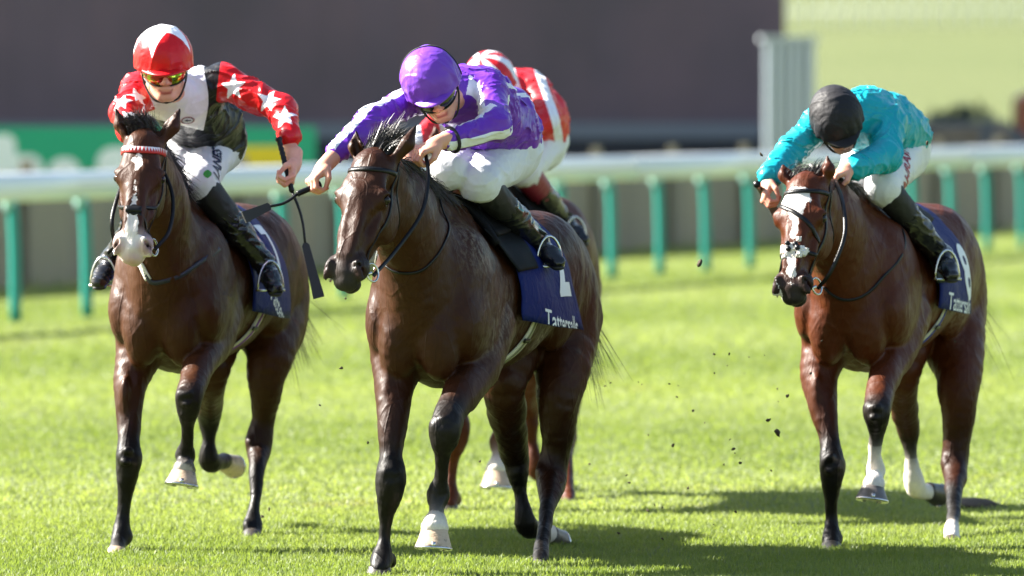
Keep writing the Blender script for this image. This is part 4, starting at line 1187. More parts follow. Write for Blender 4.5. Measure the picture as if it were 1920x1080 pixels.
    for j in range(nv):
        for i in range(nu): F.append((j*(nu+1)+i, (j+1)*(nu+1)+i, (j+1)*(nu+1)+i+1, j*(nu+1)+i+1))
    gg = mesh_obj('goggles', V, F, sp.get('lens', LENS), root)
    so_ = gg.modifiers.new('solid','SOLIDIFY'); so_.thickness = .003
    v, f = tube([np.array(V[i]) for i in range(nu+1)], .0032*k_, 6); v2, f2 = tube([np.array(V[nv*(nu+1)+i]) for i in range(nu+1)], .0028*k_, 6)
    mesh_obj('goggles_frame', *merge([(v,f),(v2,f2)]), sp.get('frame_mat', BLACKL), gg)
    # chin strap and helmet band
    for q in (-1,1):
        v, f = tube(catmull([h(q*.082,.0,-.005), h(q*.072,.012,-.055), h(q*.045,.045,-.100), h(0,.060,-.112)], 5), .0048, 6); mesh_obj('chin_strap', v, f, CUFF, root)
    if sp.get('band'):
        pts = [h(.112*math.sin(a), -.04-.03*math.cos(a)+.02, .048+.118*math.cos(a)) for a in np.linspace(-1.9, 1.9, 24)]
        v, f = strap(pts, ctx['bv'], .010, .003, .001, 2); mesh_obj('helmet_band', v, f, CUFF, root)
    # cuffs on the wrists
    for arm in sp['arms']:
        if arm.get('cuff'):
            b_, w = pt(arm['e'][:3]), pt(arm['w'][:3]); d = nrm(w-b_); v, f = ring(w-d*.014, d, arm['w'][3]*1.24, .0075); mesh_obj('wrist_band', v, f, CUFF, root)
    return dict(root=root, grips=grips, silks=silks, breeches=br, sb=bv, bb=bb, H=H, cap=cap)

def stirrup_at(parent, c, yawd, up_to):
    x = np.array([math.cos(yawd), math.sin(yawd), 0]); z = np.array([0,0,1.])
    arc = [c+x*.060*math.cos(a)+z*(.125*math.sin(a)) for a in np.linspace(0, math.pi, 14)]
    v, f = tube(arc, .0060, 7); v2, f2 = box(c, (.125,.035,.010), np.stack([x, np.cross(z, x), z], 1)); o = mesh_obj('stirrup', *merge([(v,f),(v2,f2)]), STEEL, parent)
    v, f = strap([c+z*.122, np.array(up_to)], None, .016, .004, 0, 4); mesh_obj('stirrup_leather', v, f, BLACKL, o)

BREECH = fabric('white_breeches_fabric', (.76,.77,.80), rough=.55, bmp=.25)
CUFF = simple('black_stretch_fabric', (.010,.010,.011), .6, bmp=.3)
LENS = simple('dark_goggle_lens', (.010,.011,.012), .06, coat=1)
m, t, b = new_mat('mirrored_lens'); g = N(t, 'ShaderNodeLayerWeight'); g.inputs[0].default_value = .4
t.links.new(ramp(t, noise(t, 18, 2), [(.35,(.10,.22,.02)),(.5,(.30,.42,.03)),(.62,(.35,.03,.03))]), b.inputs['Base Color']); b.inputs['Metallic'].default_value = .8; b.inputs['Roughness'].default_value = .08
MIRL = m

def whip(label, grip_px, tip_px, frac_handle=.30, tail_px=None):
    """padded racing whip: ribbed handle, thin shaft, flat padded flap"""
    a, b_ = np.array(P(*tail_px)), np.array(P(*tip_px)); d = b_-a; L = np.linalg.norm(d); d = d/L
    root = empty('whip', tuple(a), label=label, cat='whip')
    pts = []; rs = []
    for i in range(25): t_ = i/24*frac_handle; pts.append(a+d*L*t_); rs.append(.0105+(.0022 if i%2 else 0)+(.004 if i < 2 else 0))
    v, f = tube(pts, rs, 10); mesh_obj('handle', v, f, BLACKL, root)
    x = np.cross(d, (0,1,0)); x = nrm(x); bow = x*.012
    m0, m1 = frac_handle, .66; v, f = tube([a+d*L*(m0+(m1-m0)*i/8)+bow*math.sin(math.pi*i/8) for i in range(9)], [.0065-.001*i/8 for i in range(9)], 8); mesh_obj('shaft', v, f, BLACKL, root)
    s0 = a+d*L*m1; V = []; w = [(0,.008),(.05,.016),(.5,.019),(.97,.024),(1,.023)]; n_ = np.cross(x, d)
    for (t_, ww) in w:
        p = s0+d*(L*(1-m1))*t_
        for (u, q) in ((-1,-1),(1,-1),(1,1),(-1,1)): V.append(p+x*u*ww+n_*q*.0065)
    F = [(i*4+j, i*4+(j+1)%4, i*4+4+(j+1)%4, i*4+4+j) for i in range(len(w)-1) for j in range(4)]+[(3,2,1,0), tuple((len(w)-1)*4+j for j in range(4))]
    o = mesh_obj('padded_flap', V, F, simple('whip_pad', (.014,.013,.018), .55, bmp=.4), root, smooth=False)
    return root

def arm_stripe(ctx, i, seg, cx, w):
    """distance field of a stripe running along sleeve i; cx = direction the stripe faces"""
    V = ctx['V']; arm = ctx['sp']['arms'][i]; pt = ctx['pt']; a, b_ = (pt(arm['s'][:3]), pt(arm['e'][:3])) if seg == 0 else (pt(arm['e'][:3]), pt(arm['w'][:3]))
    d = nrm(b_-a); L = np.linalg.norm(b_-a); q = V-a; t_ = q@d; r = q-np.outer(t_, d); rn = np.linalg.norm(r, axis=1); c = np.array(cx, float); c = nrm(c-d*(c@d)); e = np.cross(d, c)
    ang = np.arctan2(r@e, r@c); dist = np.abs(ang)*rn-w
    ext = .03
    return np.where((t_ > -ext) & (t_ < L+ext) & (rn < .11), dist, 1.0)
K='coat'; PT='point'
GIRTHW = simple('cream_girth', (.55,.53,.42), .6, bmp=.3); GIRTHG = simple('olive_girth_stripe', (.20,.20,.10), .6); GIRTHB = simple('blue_girth_stripe', (.03,.04,.30), .5); GIRTHP = simple('violet_girth_stripe', (.22,.06,.35), .5)
HM = dict(label='dark bay racehorse in the middle, its head lowered, ridden by the purple jockey', coat='dark', ls=1.15, yaw=17, chest=(805,600,30.3), seed=2,
  poll=(702,300,29.66), muzzle=(640,556,29.36), face=(-.36,-.86,.35), hs=1.0,
  ears=((-.085,.015,.125),(.12,.0,.165)), ear_open=(-.008,.024,0), forelock=(.035,-.01,.10), mane_dir=(.07,.02,-.04),
  legs=[
   [(752,600,30.42,.115,K),(746,670,30.33,.098,K),(740,715,30.25,.074,K),(737,760,30.18,.060,K),(735,815,30.12,.050,(K)),(733,855,30.09,.042,PT),(733,893,30.06,.054,PT),(731,925,30.06,.047,PT),(725,965,30.08,.030,PT),(720,1010,30.08,.026,PT),(716,1046,30.06,.040,PT),(713,1064,30.02,.036,PT)],
   [(905,610,30.55,.12,K),(893,690,30.35,.085,K),(866,735,30.15,.067,K),(846,770,30.03,.056,PT),(836,800,29.95,.056,PT),(832,822,29.95,.050,PT),(829,850,29.97,.032,PT),(827,895,30.0,.026,PT),(822,928,30.03,.041,PT),(819,952,30.0,.029,PT),(816,972,29.98,.036,'white'),(815,986,29.97,.050,'white')],
   [(955,600,31.55,.17,K),(945,715,31.35,.085,K),(950,765,31.45,.074,K),(958,815,31.58,.060,K),(966,855,31.70,.053,PT),(971,885,31.70,.042,PT),(976,925,31.70,.028,PT),(982,960,31.68,.036,PT),(988,985,31.70,.042,PT),(1008,995,31.80,.034,'white'),(1026,1000,31.88,.038,'white')],
   [(1045,600,31.75,.17,K),(1054,690,31.50,.105,K),(1047,745,31.42,.082,K),(1046,800,31.43,.066,K),(1044,838,31.46,.055,K),(1035,880,31.46,.058,K),(1034,910,31.40,.052,K),(1027,950,31.22,.032,PT),(1020,1000,31.02,.028,PT),(1014,1040,30.86,.032,PT),(1012,1058,30.78,.030,PT)],
  ],
  lumps=[(745,735,30.28,(.030,.045,.10),K,.02),(728,745,30.18,(.028,.04,.10),K,.02),(729,858,30.05,(.020,.02,.022),PT,.01),(738,884,30.02,(.022,.018,.02),PT,.016),(724,884,30.02,(.018,.018,.02),PT,.016),(733,908,30.02,(.026,.018,.014),PT,.016),(740,900,30.12,(.022,.03,.03),PT,.012),(852,812,29.97,(.020,.03,.03),PT,.012),(832,786,29.91,(.026,.02,.02),PT,.016),(828,806,29.91,(.024,.02,.016),PT,.016),(880,740,30.18,(.032,.05,.07),K,.02),(706,1048,30.07,(.014,.03,.024),PT,.012),(727,1050,30.09,(.014,.03,.024),PT,.012),(811,934,30.06,(.014,.025,.022),PT,.01),(721,893,30.05,(.024,.024,.028),PT,.015),(746,900,30.09,(.028,.03,.035),PT,.02),(818,800,29.93,(.028,.03,.03),PT,.02),(1014,885,31.42,(.02,.035,.03),K,.015),(1055,885,31.55,(.02,.05,.05),K,.02),(735,1052,30.1,(.02,.03,.03),PT,.02),(833,936,30.06,(.02,.03,.025),PT,.015)],
  hooves=[dict(top=(712,1062,30.03), bot=(711,1090,30.03), kind='dark', shoe=False), dict(top=(815,993,29.97), bot=(813,1028,29.96), kind='pale', rt=.054, rb=.075),
          dict(top=(1030,1001,31.92), bot=(1044,1002,32.02), kind='grey', fwd=(.2,0,-1), rt=.042, rb=.058), dict(top=(1012,1060,30.78), bot=(1010,1088,30.73), kind='dark', rt=.04, rb=.05, shoe=False)],
  sweat=[(1.12,.27,.86,.16,.8),(.42,.2,1.02,.2,.35),(.3,.2,1.3,.15,.3)],
  noseband=None, cloth_u=(.66,1.26), flare=(.02,.07),
  prints=[('2', .38, (1.12,66), .012, 0, 0, 0), ('Tattersalls', .105, (1.03,107), .001, 0, 0, -.1)],
  girth_mat=GIRTHW, girth_stripe=GIRTHG, girth=((.84,98),(.83,112),(.80,130),(.76,152),(.74,180)),
  neckstrap=[([(735,490,30.0),(750,510,29.95),(790,510,29.95),(825,480,30.0),(850,440,30.1),(848,400,30.2),(820,340,30.3)], .012, BLACKL)])
hm = horse(HM); tack(hm, HM); sm = saddlery(hm, HM)

# ---- left horse
HL = dict(label='bay racehorse on the left with a white muzzle and a red and white zigzag browband', coat='bay', yaw=11, chest=(318,585,31.8), seed=5,
  poll=(271,262,31.18), muzzle=(246,497,30.92), face=(-.10,-.93,.30), hs=.97, hw=1.12,
  ears=((-.125,.01,.145),(.125,.01,.145)), ear_open=(0,.028,0), forelock=(-.035,.045,.055), mane_dir=(.06,.02,-.05),
  blaze=((0,-.150,.016,.042),(-.004,-.135,.024,.018),(.0,-.35,.009,.07),(.0,-.44,.024,.07),(0,-.55,.075,.075)), pink=((-.052,.03,-.53,.04),(.052,.03,-.53,.04),(0,-.0,-.57,.05)), pale_muzzle=True,
  legs=[
   [(268,585,31.92,.115,K),(262,655,31.83,.095,K),(246,712,31.75,.070,K),(242,755,31.70,.055,K),(241,800,31.66,.047,K),(241,828,31.62,.042,PT),(242,857,31.59,.052,PT),(240,888,31.59,.045,PT),(235,925,31.60,.031,PT),(231,965,31.60,.025,PT),(227,1003,31.58,.038,PT),(222,1020,31.54,.034,PT),(219,1034,31.5,.036,'white')],
   [(400,590,32.05,.12,K),(393,640,31.88,.088,K),(376,678,31.66,.066,K),(364,712,31.52,.056,K),(356,742,31.42,.054,PT),(354,768,31.42,.045,PT),(352,795,31.45,.030,PT),(351,828,31.49,.025,PT),(348,855,31.53,.039,PT),(347,868,31.51,.028,PT),(345,878,31.49,.046,'white')],
   [(400,590,33.0,.16,K),(395,690,32.85,.082,K),(394,730,32.95,.060,K),(393,765,33.12,.053,PT),(393,790,33.18,.043,PT),(392,825,33.18,.027,PT),(391,848,33.18,.036,PT),(394,866,33.2,.043,PT),(410,867,33.28,.032,PT),(420,864,33.36,.034,PT)],
   [(500,585,33.2,.165,K),(507,655,32.95,.105,K),(498,705,32.90,.080,K),(498,745,32.92,.063,K),(493,785,32.95,.046,K),(486,822,32.95,.055,K),(485,848,32.92,.047,K),(482,880,32.80,.032,PT),(480,930,32.72,.025,PT),(476,960,32.68,.026,PT),(473,986,32.65,.040,PT),(473,1002,32.6,.036,PT)],
  ],
  lumps=[(252,735,31.75,(.028,.045,.09),K,.02),(235,745,31.66,(.026,.04,.09),K,.02),(240,845,31.53,(.024,.02,.02),PT,.016),(236,866,31.53,(.022,.02,.014),PT,.016),(250,868,31.56,(.018,.02,.016),PT,.016),(352,738,31.36,(.024,.02,.02),PT,.016),(350,757,31.36,(.022,.02,.014),PT,.016),(368,752,31.40,(.018,.03,.03),PT,.012),(337,855,31.54,(.014,.025,.022),PT,.01),(359,856,31.55,(.014,.025,.022),PT,.01),(230,857,31.55,(.022,.024,.028),PT,.015),(254,862,31.6,(.026,.03,.033),PT,.02),(341,742,31.38,(.024,.03,.03),PT,.02),(470,830,32.92,(.02,.035,.03),K,.015),(498,825,33.0,(.02,.05,.05),K,.02),(464,985,32.62,(.02,.03,.025),PT,.015),(240,1006,31.6,(.018,.03,.03),PT,.02)],
  hooves=[dict(top=(219,1032,31.50), bot=(216,1060,31.46), kind='pale', rt=.040, rb=.052, shoe=False), dict(top=(345,884,31.49), bot=(341,910,31.48), kind='pale', rt=.051, rb=.071),
          dict(top=(416,865,33.38), bot=(436,861,33.50), kind='pale', fwd=(.2,0,-1), rt=.042, rb=.056), dict(top=(473,1000,32.60), bot=(472,1030,32.55), kind='dark', rt=.042, rb=.050, shoe=False)],
  sweat=[(.35,-.1,1.2,.2,.2),(.42,.2,1.02,.2,.2)],
  noseband='grackle', zigzag=True, browmat=simple('red_browband', (.50,.02,.02), .5), cloth_u=(.66,1.20), cloth_a=114, flare=(.02,.035),
  prints=[('7', .30, (1.04,58), .012, 0, 0, 0), ('Tattersalls', .100, (.98,108), .001, 0, 0, -.5)],
  girth_mat=GIRTHW, girth_stripe=GIRTHP, girth=((.84,98),(.83,112),(.80,130),(.76,152),(.74,180)),
  neckstrap=[([(222,490,31.5),(245,518,31.45),(285,532,31.5),(340,505,31.6),(400,465,31.9),(428,450,32.1)], .022, simple('dark_neck_strap', (.012,.013,.025), .5)),
             ([(226,496,31.48),(245,512,31.45),(277,528,31.5)], .034, FLEECE)])
hl = horse(HL); tack(hl, HL); sl = saddlery(hl, HL)
# ---- right horse
HR = dict(label='bright bay racehorse on the right with a white forehead and sheepskin noseband', coat='red', yaw=15, chest=(1603,590,32.0), seed=8,
  poll=(1512,342,31.42), muzzle=(1484,580,31.12), face=(-.34,-.87,.33), hs=.98, hw=1.18,
  ears=((-.10,.0,.10),(.075,.02,.11)), ear_open=(.0,.026,0), forelock=(.01,-.02,.05), mane_dir=(.05,.02,-.05), fore_n=500,
  blaze=((-.01,-.115,.060,.050),(.0,-.17,.035,.06),(.0,-.26,.012,.08),(.0,-.44,.014,.08),(-.052,-.555,.016,.035)),
  legs=[
   [(1556,585,32.12,.115,K),(1548,655,32.04,.095,K),(1536,705,31.98,.075,K),(1541,745,31.93,.062,K),(1549,790,31.88,.048,K),(1556,828,31.84,.039,PT),(1561,868,31.80,.051,PT),(1560,895,31.80,.045,PT),(1558,930,31.82,.030,PT),(1559,975,31.84,.026,PT),(1560,1008,31.80,.037,PT),(1559,1024,31.76,.034,PT)],
   [(1690,590,32.25,.12,K),(1681,650,32.08,.090,K),(1664,690,31.90,.068,K),(1652,728,31.76,.058,K),(1646,768,31.62,.053,PT),(1645,790,31.62,.043,PT),(1643,815,31.66,.030,PT),(1641,836,31.68,.027,'white'),(1641,860,31.71,.028,'white'),(1641,883,31.75,.038,'white'),(1639,897,31.72,.032,'white'),(1638,906,31.69,.043,'white')],
   [(1690,600,33.2,.16,K),(1690,690,33.05,.085,K),(1692,740,33.15,.062,K),(1698,782,33.3,.054,K),(1704,812,33.38,.043,PT),(1707,845,33.38,.028,PT),(1709,865,33.38,.030,'white'),(1713,900,33.38,.042,'white'),(1720,918,33.42,.040,'white'),(1738,922,33.5,.036,'white')],
   [(1775,600,33.35,.165,K),(1797,690,33.12,.10,K),(1797,735,33.06,.083,K),(1797,775,33.05,.070,K),(1794,815,33.06,.058,K),(1791,862,33.05,.056,K),(1791,892,32.98,.048,K),(1789,925,32.8,.036,PT),(1788,965,32.6,.027,PT),(1785,990,32.45,.030,'white'),(1784,1012,32.35,.032,'white')],
  ],
  lumps=[(1550,730,32.0,(.028,.045,.10),K,.02),(1532,740,31.9,(.026,.04,.09),K,.02),(1557,858,31.75,(.022,.02,.02),PT,.016),(1566,876,31.75,(.022,.02,.014),PT,.016),(1554,884,31.75,(.020,.02,.012),PT,.016),(1642,764,31.56,(.024,.02,.02),PT,.016),(1640,784,31.56,(.022,.02,.014),PT,.016),(1658,772,31.60,(.018,.03,.03),PT,.012),(1550,1010,31.8,(.014,.03,.022),PT,.01),(1630,884,31.76,(.014,.025,.022),'white',.01),(1549,868,31.77,(.022,.024,.028),PT,.015),(1573,872,31.82,(.025,.03,.033),PT,.02),(1630,768,31.6,(.022,.03,.03),PT,.02),(1773,868,33.02,(.02,.035,.03),K,.015),(1806,855,33.1,(.02,.05,.05),K,.02),(1571,1012,31.82,(.02,.03,.03),PT,.02),(1652,884,31.8,(.02,.03,.025),'white',.015)],
  hooves=[dict(top=(1559,1022,31.76), bot=(1558,1050,31.72), kind='dark', rt=.042, rb=.052, shoe=False), dict(top=(1637,912,31.69), bot=(1634,938,31.68), kind='grey', rt=.048, rb=.070),
          dict(top=(1738,920,33.5), bot=(1755,914,33.6), kind='dark', fwd=(.2,0,-1), rt=.042, rb=.056), dict(top=(1784,1010,32.35), bot=(1783,1040,32.3), kind='pale', rt=.036, rb=.044, shoe=False)],
  sweat=[(1.3,.27,.9,.14,.25)],
  noseband='sheepskin', cloth_u=(.68,1.22), cloth_a=112, flare=(.02,.03),
  prints=[('8', .33, (1.15,80), .012, 0, 0, 0), ('Tattersalls', .105, (.96,103), .001, 0, 0, -.08)], flap_mat=simple('dark_green_flap', (.012,.022,.020), .6, spec=.15), flap=84,
  pommel_mat=simple('tan_pad', (.42,.22,.06), .6),
  girth_mat=GIRTHW, girth_stripe=GIRTHB, girth=((.84,98),(.83,112),(.80,130),(.76,152),(.74,180)),
  neckstrap=[([(1525,552,31.7),(1545,565,31.68),(1600,560,31.75),(1650,510,31.9),(1668,450,32.05),(1660,410,32.2)], .013, BLACKL)])
hr_ = horse(HR); tack(hr_, HR); sr = saddlery(hr_, HR)
# ---- fourth horse, behind the middle one, same stride
import copy
XF = (math.radians(6), P(713,1075,30.0), Vector((.24,4.5,0)))
HF = dict(HM); HF.update(label='chestnut racehorse mostly hidden behind the middle horse, only its quarters and legs showing', coat='red', turn=-6, vox=.011, no_points=True, seed=12, sweat=[], fore_n=200)
HF['noseband'] = None
XFF = XF
hf4 = horse(HF); tack(hf4, HF); sf = saddlery(hf4, HF)
XF = None
PURPLE = lin(110,52,182)
W1 = lin(232,232,240)
def m_silk(ctx):
    V = ctx['V']; m = np.full(len(V), 1.0)
    for i in (0,1):
        a = ctx['sp']['arms'][i]
        for seg in (0,1):
            for c in a['stripes']: m = np.minimum(m, arm_stripe(ctx, i, seg, c, .024))
    # piping: shoulder seam down the side of the body
    F = Frame(ctx['cw'], ctx['lat'], np.cross(nrm(ctx['hwp']-ctx['cw']), ctx['lat']), nrm(ctx['hwp']-ctx['cw'])); L = F.local(V)
    r = np.hypot(L[:,0], L[:,1]); ang = np.arctan2(-L[:,1]*np.sign(F.y@np.array([0,0,-1])) , L[:,0])
    up = (V-ctx['cw'])@np.array([0,0,1.])
    side = np.abs(ang-math.radians(ctx['sp'].get('pipe', 18)))*r-.012
    m = np.minimum(m, np.where((L[:,2] > .05), side, 1))
    return dict(m1=m)
silkM = fabric('purple_silk', PURPLE, [('m1', W1)], rough=.34, sheen=.1, bmp=.25)
JM = dict(label='jockey in purple and white silks and purple cap stretching a whip forward', root=(880,420,30.6), seed=3,
  head=(815,167,30.10), up=(-.36,-.44,.82), facing=(.08,-.80,-.55), hsc=1.12, torso=((872,182,30.42,.125),(942,250,30.86,.132)), hump=[(905,176,30.58,.115),(948,215,30.82,.118)],
  arms=[dict(s=(790,178,30.25,.062), e=(696,228,30.02,.055), w=(632,284,29.86,.038), wr=(608,312,29.80), k=(580,345,29.74), n=(.1,-.2,-.9), t=(-.6,-.5,.2), stripes=[(-.3,-.5,.8)], size=1.06),
        dict(s=(918,172,30.34,.066), e=(930,236,30.10,.058), w=(843,264,29.98,.040), wr=(822,268,29.95), k=(788,283,29.92), n=(.1,.3,-.9), t=(0,-.9,.3), cuff=True, stripes=[(.5,-.6,-.5),(-.9,-.35,.4)], size=1.06)],
  legs=[dict(h=(955,284,30.92,.125), k=(898,342,30.52,.078), a=(1008,452,30.92,.044), t=(1045,492,30.84,.032), syaw=.5),
        dict(h=(880,290,30.92,.115), k=(838,322,30.50,.074), a=(742,452,30.90,.044), t=(722,500,30.80,.032), syaw=-.2)],
  silk_mat=silkM, silk_attrs=m_silk, cap_mat=fabric('purple_cap_silk', lin(120,66,190), rough=.34, bmp=.25), band=True)
jm = jockey(JM)
RED = lin(205,22,30); TEALC = lin(20,165,180)
def l_silk(ctx):
    V = ctx['V']; bv = ctx['bv']; sp = ctx['sp']
    m1 = stars(V, bv, [(437,163,.062,.35),(503,188,.058,.15),(533,218,.060,.5),(258,182,.060,.3),(243,218,.055,1.0),(228,190,.05,.2),(250,245,.05,.6)])
    pt = ctx['pt']; S0, S1 = pt(sp['arms'][0]['s'][:3]), pt(sp['arms'][1]['s'][:3])
    def ad(i):
        a_ = sp['arms'][i]; out = np.full(len(V), 9.)
        for u, w in ((a_['s'], a_['e']), (a_['e'], a_['w'])):
            p0, p1 = pt(u[:3]), pt(w[:3]); ba = p1-p0; t_ = np.clip(((V-p0)@ba)/(ba@ba), 0, 1.3); out = np.minimum(out, np.linalg.norm(V-p0-np.outer(t_, ba), axis=1))
        return out
    n0, n1 = nrm((-1,0,-.35)), nrm((1,0,-.12))
    sl = np.maximum(np.minimum((V-S0)@n0+.035, .105-ad(0)), np.minimum((V-S1)@n1+.012, .092-ad(1)))
    xb = pt((383,180,31.9)); zb = pt((383,246,31.9))
    black = np.minimum(-(V[:,0]-xb[0])+.02*np.sin(V[:,2]*14), (V[:,2]-zb[2])+.25*(V[:,0]-xb[0]))
    xl = pt((277,180,31.8)); black = np.minimum(black, V[:,0]-xl[0])
    return dict(m1=m1, m3=sl, m2=np.maximum(black, sl))
def l_cap(ctx):
    L = ctx['L']; a = np.arctan2(L[:,0]+.012, L[:,1]+.02)+.25; el = np.arctan2(np.hypot(L[:,0]+.012, L[:,1]+.02), L[:,2]-.02)
    r = el*.112; return dict(m1=star_sd(r*np.cos(a), r*np.sin(a), .138, 0.0))
silkL = fabric('red_silk_with_white_stars', RED, [('m3', lin(225,225,232)), ('m2', (.012,.012,.014)), ('m1', lin(240,240,245))], rough=.34, bmp=.25)
JL = dict(label='jockey in red starred sleeves, white and black body and red and white star cap', root=(400,430,32.1), seed=6,
  head=(308,129,31.60), up=(-.04,-.24,.97), facing=(.08,-.96,-.26), hsc=1.17, torso=((338,186,31.92,.115),(398,258,32.34,.125)), lat=(1,.15,0), hump=[(372,170,32.05,.10),(395,215,32.25,.12)],
  arms=[dict(s=(262,168,31.80,.068), e=(236,212,31.58,.062), w=(244,246,31.40,.046), wr=(246,258,31.36), k=(262,282,31.32), n=(.4,-.2,-.6), t=(.6,-.3,.2)),
        dict(s=(416,150,31.90,.070), e=(528,204,31.76,.060), w=(543,254,31.62,.042), wr=(552,305,31.55), k=(546,338,31.50), n=(-.8,-.3,-.3), t=(-.3,-.9,.2), size=1.05)],
  legs=[dict(h=(402,272,32.40,.112), k=(372,340,31.95,.076), a=(494,490,32.12,.040), t=(516,542,32.02,.032), syaw=.5),
        dict(h=(345,275,32.40,.11), k=(318,325,32.02,.074), a=(208,488,32.36,.044), t=(186,530,32.20,.036), syaw=-.3)],
  silk_mat=silkL, silk_attrs=l_silk, cap_mat=fabric('red_and_white_cap', RED, [('m1', lin(240,240,245))], rough=.34, bmp=.2), cap_attrs=l_cap, lens=MIRL)
jl = jockey(JL)
reins(hl, [(1, [(318,430,31.05),(322,360,31.15)], (285,280,31.28)), (-1, [(212,400,31.0)], (255,275,31.3))])
whip('long black whip hanging down from the red sleeved jockey\'s hand', None, (598,558,31.40), .34, (522,258,31.55))
JR = dict(label='jockey in teal silks and plain black cap crouched low over the right horse', root=(1690,430,32.3), seed=11,
  head=(1571,232,31.85), up=(-.14,-.70,.70), facing=(.24,-.60,-.76), hsc=1.05, torso=((1612,222,32.12,.120),(1672,250,32.55,.140)), lat=(1,.25,0), hump=[(1628,212,32.25,.105),(1655,230,32.45,.13)],
  arms=[dict(s=(1534,232,32.0,.066), e=(1482,284,31.80,.060), w=(1443,330,31.62,.045), wr=(1441,342,31.6), k=(1434,376,31.55), n=(.6,-.2,-.6), t=(-.6,-.6,.3), size=1.0),
        dict(s=(1668,232,32.12,.072), e=(1660,294,31.92,.064), w=(1604,314,31.74,.046), wr=(1592,316,31.72), k=(1560,330,31.68), n=(.1,.2,-.9), t=(0,-.9,.3), size=1.0)],
  legs=[dict(h=(1690,285,32.62,.118), k=(1655,350,32.02,.074), a=(1764,478,32.26,.044), t=(1784,516,32.12,.034), syaw=.5),
        dict(h=(1630,290,32.62,.11), k=(1600,330,32.22,.07), a=(1540,460,32.6,.042), t=(1530,500,32.5,.034), syaw=-.2)],
  silk_mat=fabric('teal_silk', TEALC, rough=.36, bmp=.25), cap_mat=fabric('black_cap_silk', (.014,.013,.016), rough=.62, bmp=.3))
jr = jockey(JR)
reins(hr_, [(1, [(1560,505,31.15),(1584,440,31.2),(1580,380,31.35)], (1566,338,31.62)), (-1, [(1470,480,31.2)], (1500,380,31.4))])
whip('short whip gripped in the teal jockey\'s hand at the left of his horse\'s head', None, (1458,404,32.15), .42, (1419,345,31.50))
XF = XFF
def f_silk(ctx):
    V = ctx['V']; x = (V-ctx['cw'])@np.array([1,0,0.]); z_ = (V-ctx['cw'])@np.array([0,0,1.])
    return dict(m1=np.abs(np.mod(x*1.0+.06*np.sin(z_*6)+.035, .13)-.065)-.021)
def f_cap(ctx):
    L = ctx['L']; return dict(m1=np.abs(np.mod(np.arctan2(L[:,0], L[:,1])+.1, 1.05)-.52)-.26)
JF = dict(JM); JF.update(label='jockey in red and white striped silks half hidden behind the purple jockey', seed=9, silk_mat=fabric('red_white_striped_silk', lin(215,40,50), [('m1', W1)], rough=.4), silk_attrs=f_silk,
  cap_mat=fabric('striped_cap', lin(210,35,45), [('m1', W1)], rough=.4), cap_attrs=f_cap, cuff_mat=simple('maroon_gaiter', (.22,.01,.035), .5), vox=.008, bvox=.006, band=False,
  root=JM['root'])
jf = jockey(JF)
XF = None
reins(hm, [(1, [(742,470,29.6),(790,400,29.72),(803,330,29.85)], (797,284,29.93)), (-1, [(640,470,29.5)], (700,330,29.8))])
whip('long black whip pointing left in the purple jockey\'s outstretched hand', None, (457,408,29.60), .30, (600,345,29.76))

# lettering on the breeches, an emblem on the left jockey's chest
def print_on(bv, px, py, txt, size, ang, mat, parent, name='lettering', bold=.001):
    hh = surf_hit(bv, px, py)
    if hh[0] is None: return
    n = nrm(nrm(hh[1])+np.array([0,-.8,0])); x = nrm(np.cross((0,0,1), n)); x = x if x[0] > 0 else -x; y = np.cross(n, x)
    c_, s_ = math.cos(ang), math.sin(ang); V2, F2 = text_geo(txt, size, bold); lay_text(V2, F2, hh[0], x*c_+y*s_, y*c_-x*s_, bv, mat, parent, name)
print_on(jl['bb'], 408, 306, 'LANES', .068, math.radians(62), simple('navy_print', (.01,.015,.05), .5), jl['breeches'], bold=.003)
print_on(jr['bb'], 1702, 318, 'BAHRAIN', .075, math.radians(57), simple('crimson_print', (.30,.01,.04), .5), jr['breeches'], bold=.002)
hh = surf_hit(jl['bb'], 389, 326)
if hh[0] is not None:
    GRP = simple('green_print', (.03,.30,.03), .5); a_ = np.linspace(0, 2*math.pi, 14, endpoint=False); V2 = [(0,0)]+[(.014*math.cos(t_)*(1+.3*math.cos(2*t_)), .018*math.sin(t_)) for t_ in a_]
    lay_text(np.array(V2), [(0,i+1,(i+1)%14+1) for i in range(14)], hh[0], (1,0,0), (0,0,1), jl['bb'], GRP, jl['breeches'], 'leaf_print')
# chest bib with an oval badge
hh = surf_hit(jl['sb'], 352, 226)
if hh[0] is not None:
    n_ = nrm(nrm(hh[1])+np.array([0,-1.2,0])); x = nrm(np.cross((0,0,1), n_)); x = x if x[0] > 0 else -x; y = np.cross(n_, x); c = np.array(hh[0]); NV = simple('navy_print', (.01,.015,.05), .5)
    def ringp(r0x, r0y, w): 
        a_ = np.linspace(0, 2*math.pi, 28, endpoint=False); return np.array([(k*math.cos(t_)*1.0, k2*math.sin(t_)) for k, k2 in ((r0x, r0y), (r0x-w, r0y-w)) for t_ in a_]), [(i,(i+1)%28,28+(i+1)%28,28+i) for i in range(28)]
    V2, F2 = ringp(.030,.020,.003); lay_text(V2, F2, c, x, y, jl['sb'], simple('crimson_print', (.30,.01,.04), .5), jl['silks'], 'badge_ring')
    V2, F2 = ringp(.025,.016,.0025); lay_text(V2, F2, c, x, y, jl['sb'], NV, jl['silks'], 'badge_ring')
    lay_text(np.array([(-.015,0),(.0,.007),(-.002,.002),(.015,.003),(.012,-.003),(-.002,-.002),(.002,-.007)]), [(0,1,2),(0,2,5),(0,5,6),(2,3,4),(2,4,5)], c, x, y, jl['sb'], NV, jl['silks'], 'badge_bird')

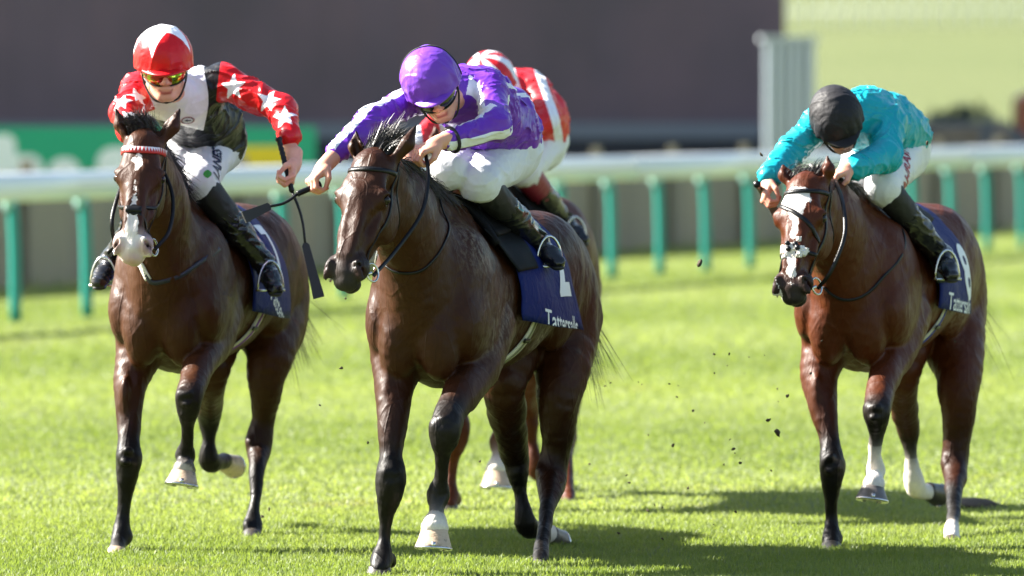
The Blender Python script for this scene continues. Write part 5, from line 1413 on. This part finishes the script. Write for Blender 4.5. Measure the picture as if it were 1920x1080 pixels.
# ---- turf kicked up
SOIL = simple('clod_soil', (.060,.042,.022), .9, bmp=.8, bscale=120, var=.4)
rc = np.random.default_rng(21)
spots = [(1312,493,31,.020),(1458,810,31.5,.024),(1440,788,31.5,.014),(1476,742,31,.012),(1388,868,31.5,.010),(1180,905,32,.010),(1262,835,32,.011),(1215,958,32,.012),(1374,842,31.5,.012),(1428,290,31,.012),(1738,268,31.5,.013),(1105,870,32,.008),
  (1300,770,32,.010),(1520,700,31,.009),(640,690,30,.012),(690,830,30.5,.009),(648,560,30,.007),(600,760,30,.008),(1290,915,32,.009),(1160,1000,31.5,.010),(1242,1010,31.2,.009),(1380,960,31.6,.010),(1540,640,31,.007),(1790,640,32,.008),(505,955,32,.012),(492,968,32,.010),(1052,905,31,.008),(900,865,30.5,.008),(1340,700,31,.007),(1255,720,31.4,.007)]
for i in range(26): spots.append((1130+rc.random()*330, 660+rc.random()*330, 31+rc.random()*1.5, .004+.005*rc.random()))
for i, (px, py, D, r) in enumerate(spots):
    V, F = sphere((0,0,0), 1, 5); V = np.array(V); V = V*(1+.55*wav(V, .5, i+1)[:,None])*r*.72*np.array([1,1,.6])
    a = rc.random()*6; R_ = np.array([[math.cos(a),0,math.sin(a)],[0,1,0],[-math.sin(a),0,math.cos(a)]]); V = V@R_
    p = P(px,py,D); o = mesh_obj('turf_clod', V, F, SOIL, None); o.location = p
    where, grp = (('flying between the middle and right horses', 'clods of turf flying between the middle and right horses') if 1130 < px < 1540 and py > 450 else
        ('in the air near the teal jockey', 'clods of turf in the air near the teal jockey') if py < 450 else ('flying around the left and middle horses', 'clods of turf around the left and middle horses') if px < 1130 else ('hanging near the right horse', 'clods of turf near the right horse'))
    big = 'largest dark clod of turf ' if r == .024 else 'dark triangular clod of turf high up ' if r == .020 else 'small dark clod of turf '
    props(o, big+where, 'turf clod', grp)
# torn divot near the right horse
V, F = sphere((0,0,0), 1, 8); V = np.array(V); V = V*(1+.25*wav(V, .5, 4)[:,None])*np.array([.16,.35,.035]); o = mesh_obj('divot', V, F, SOIL, None); o.location = P(1828,942,34.9) ; o.location.z = 0.0
props(o, 'dark torn divot of earth on the turf behind the right horse', 'divot')
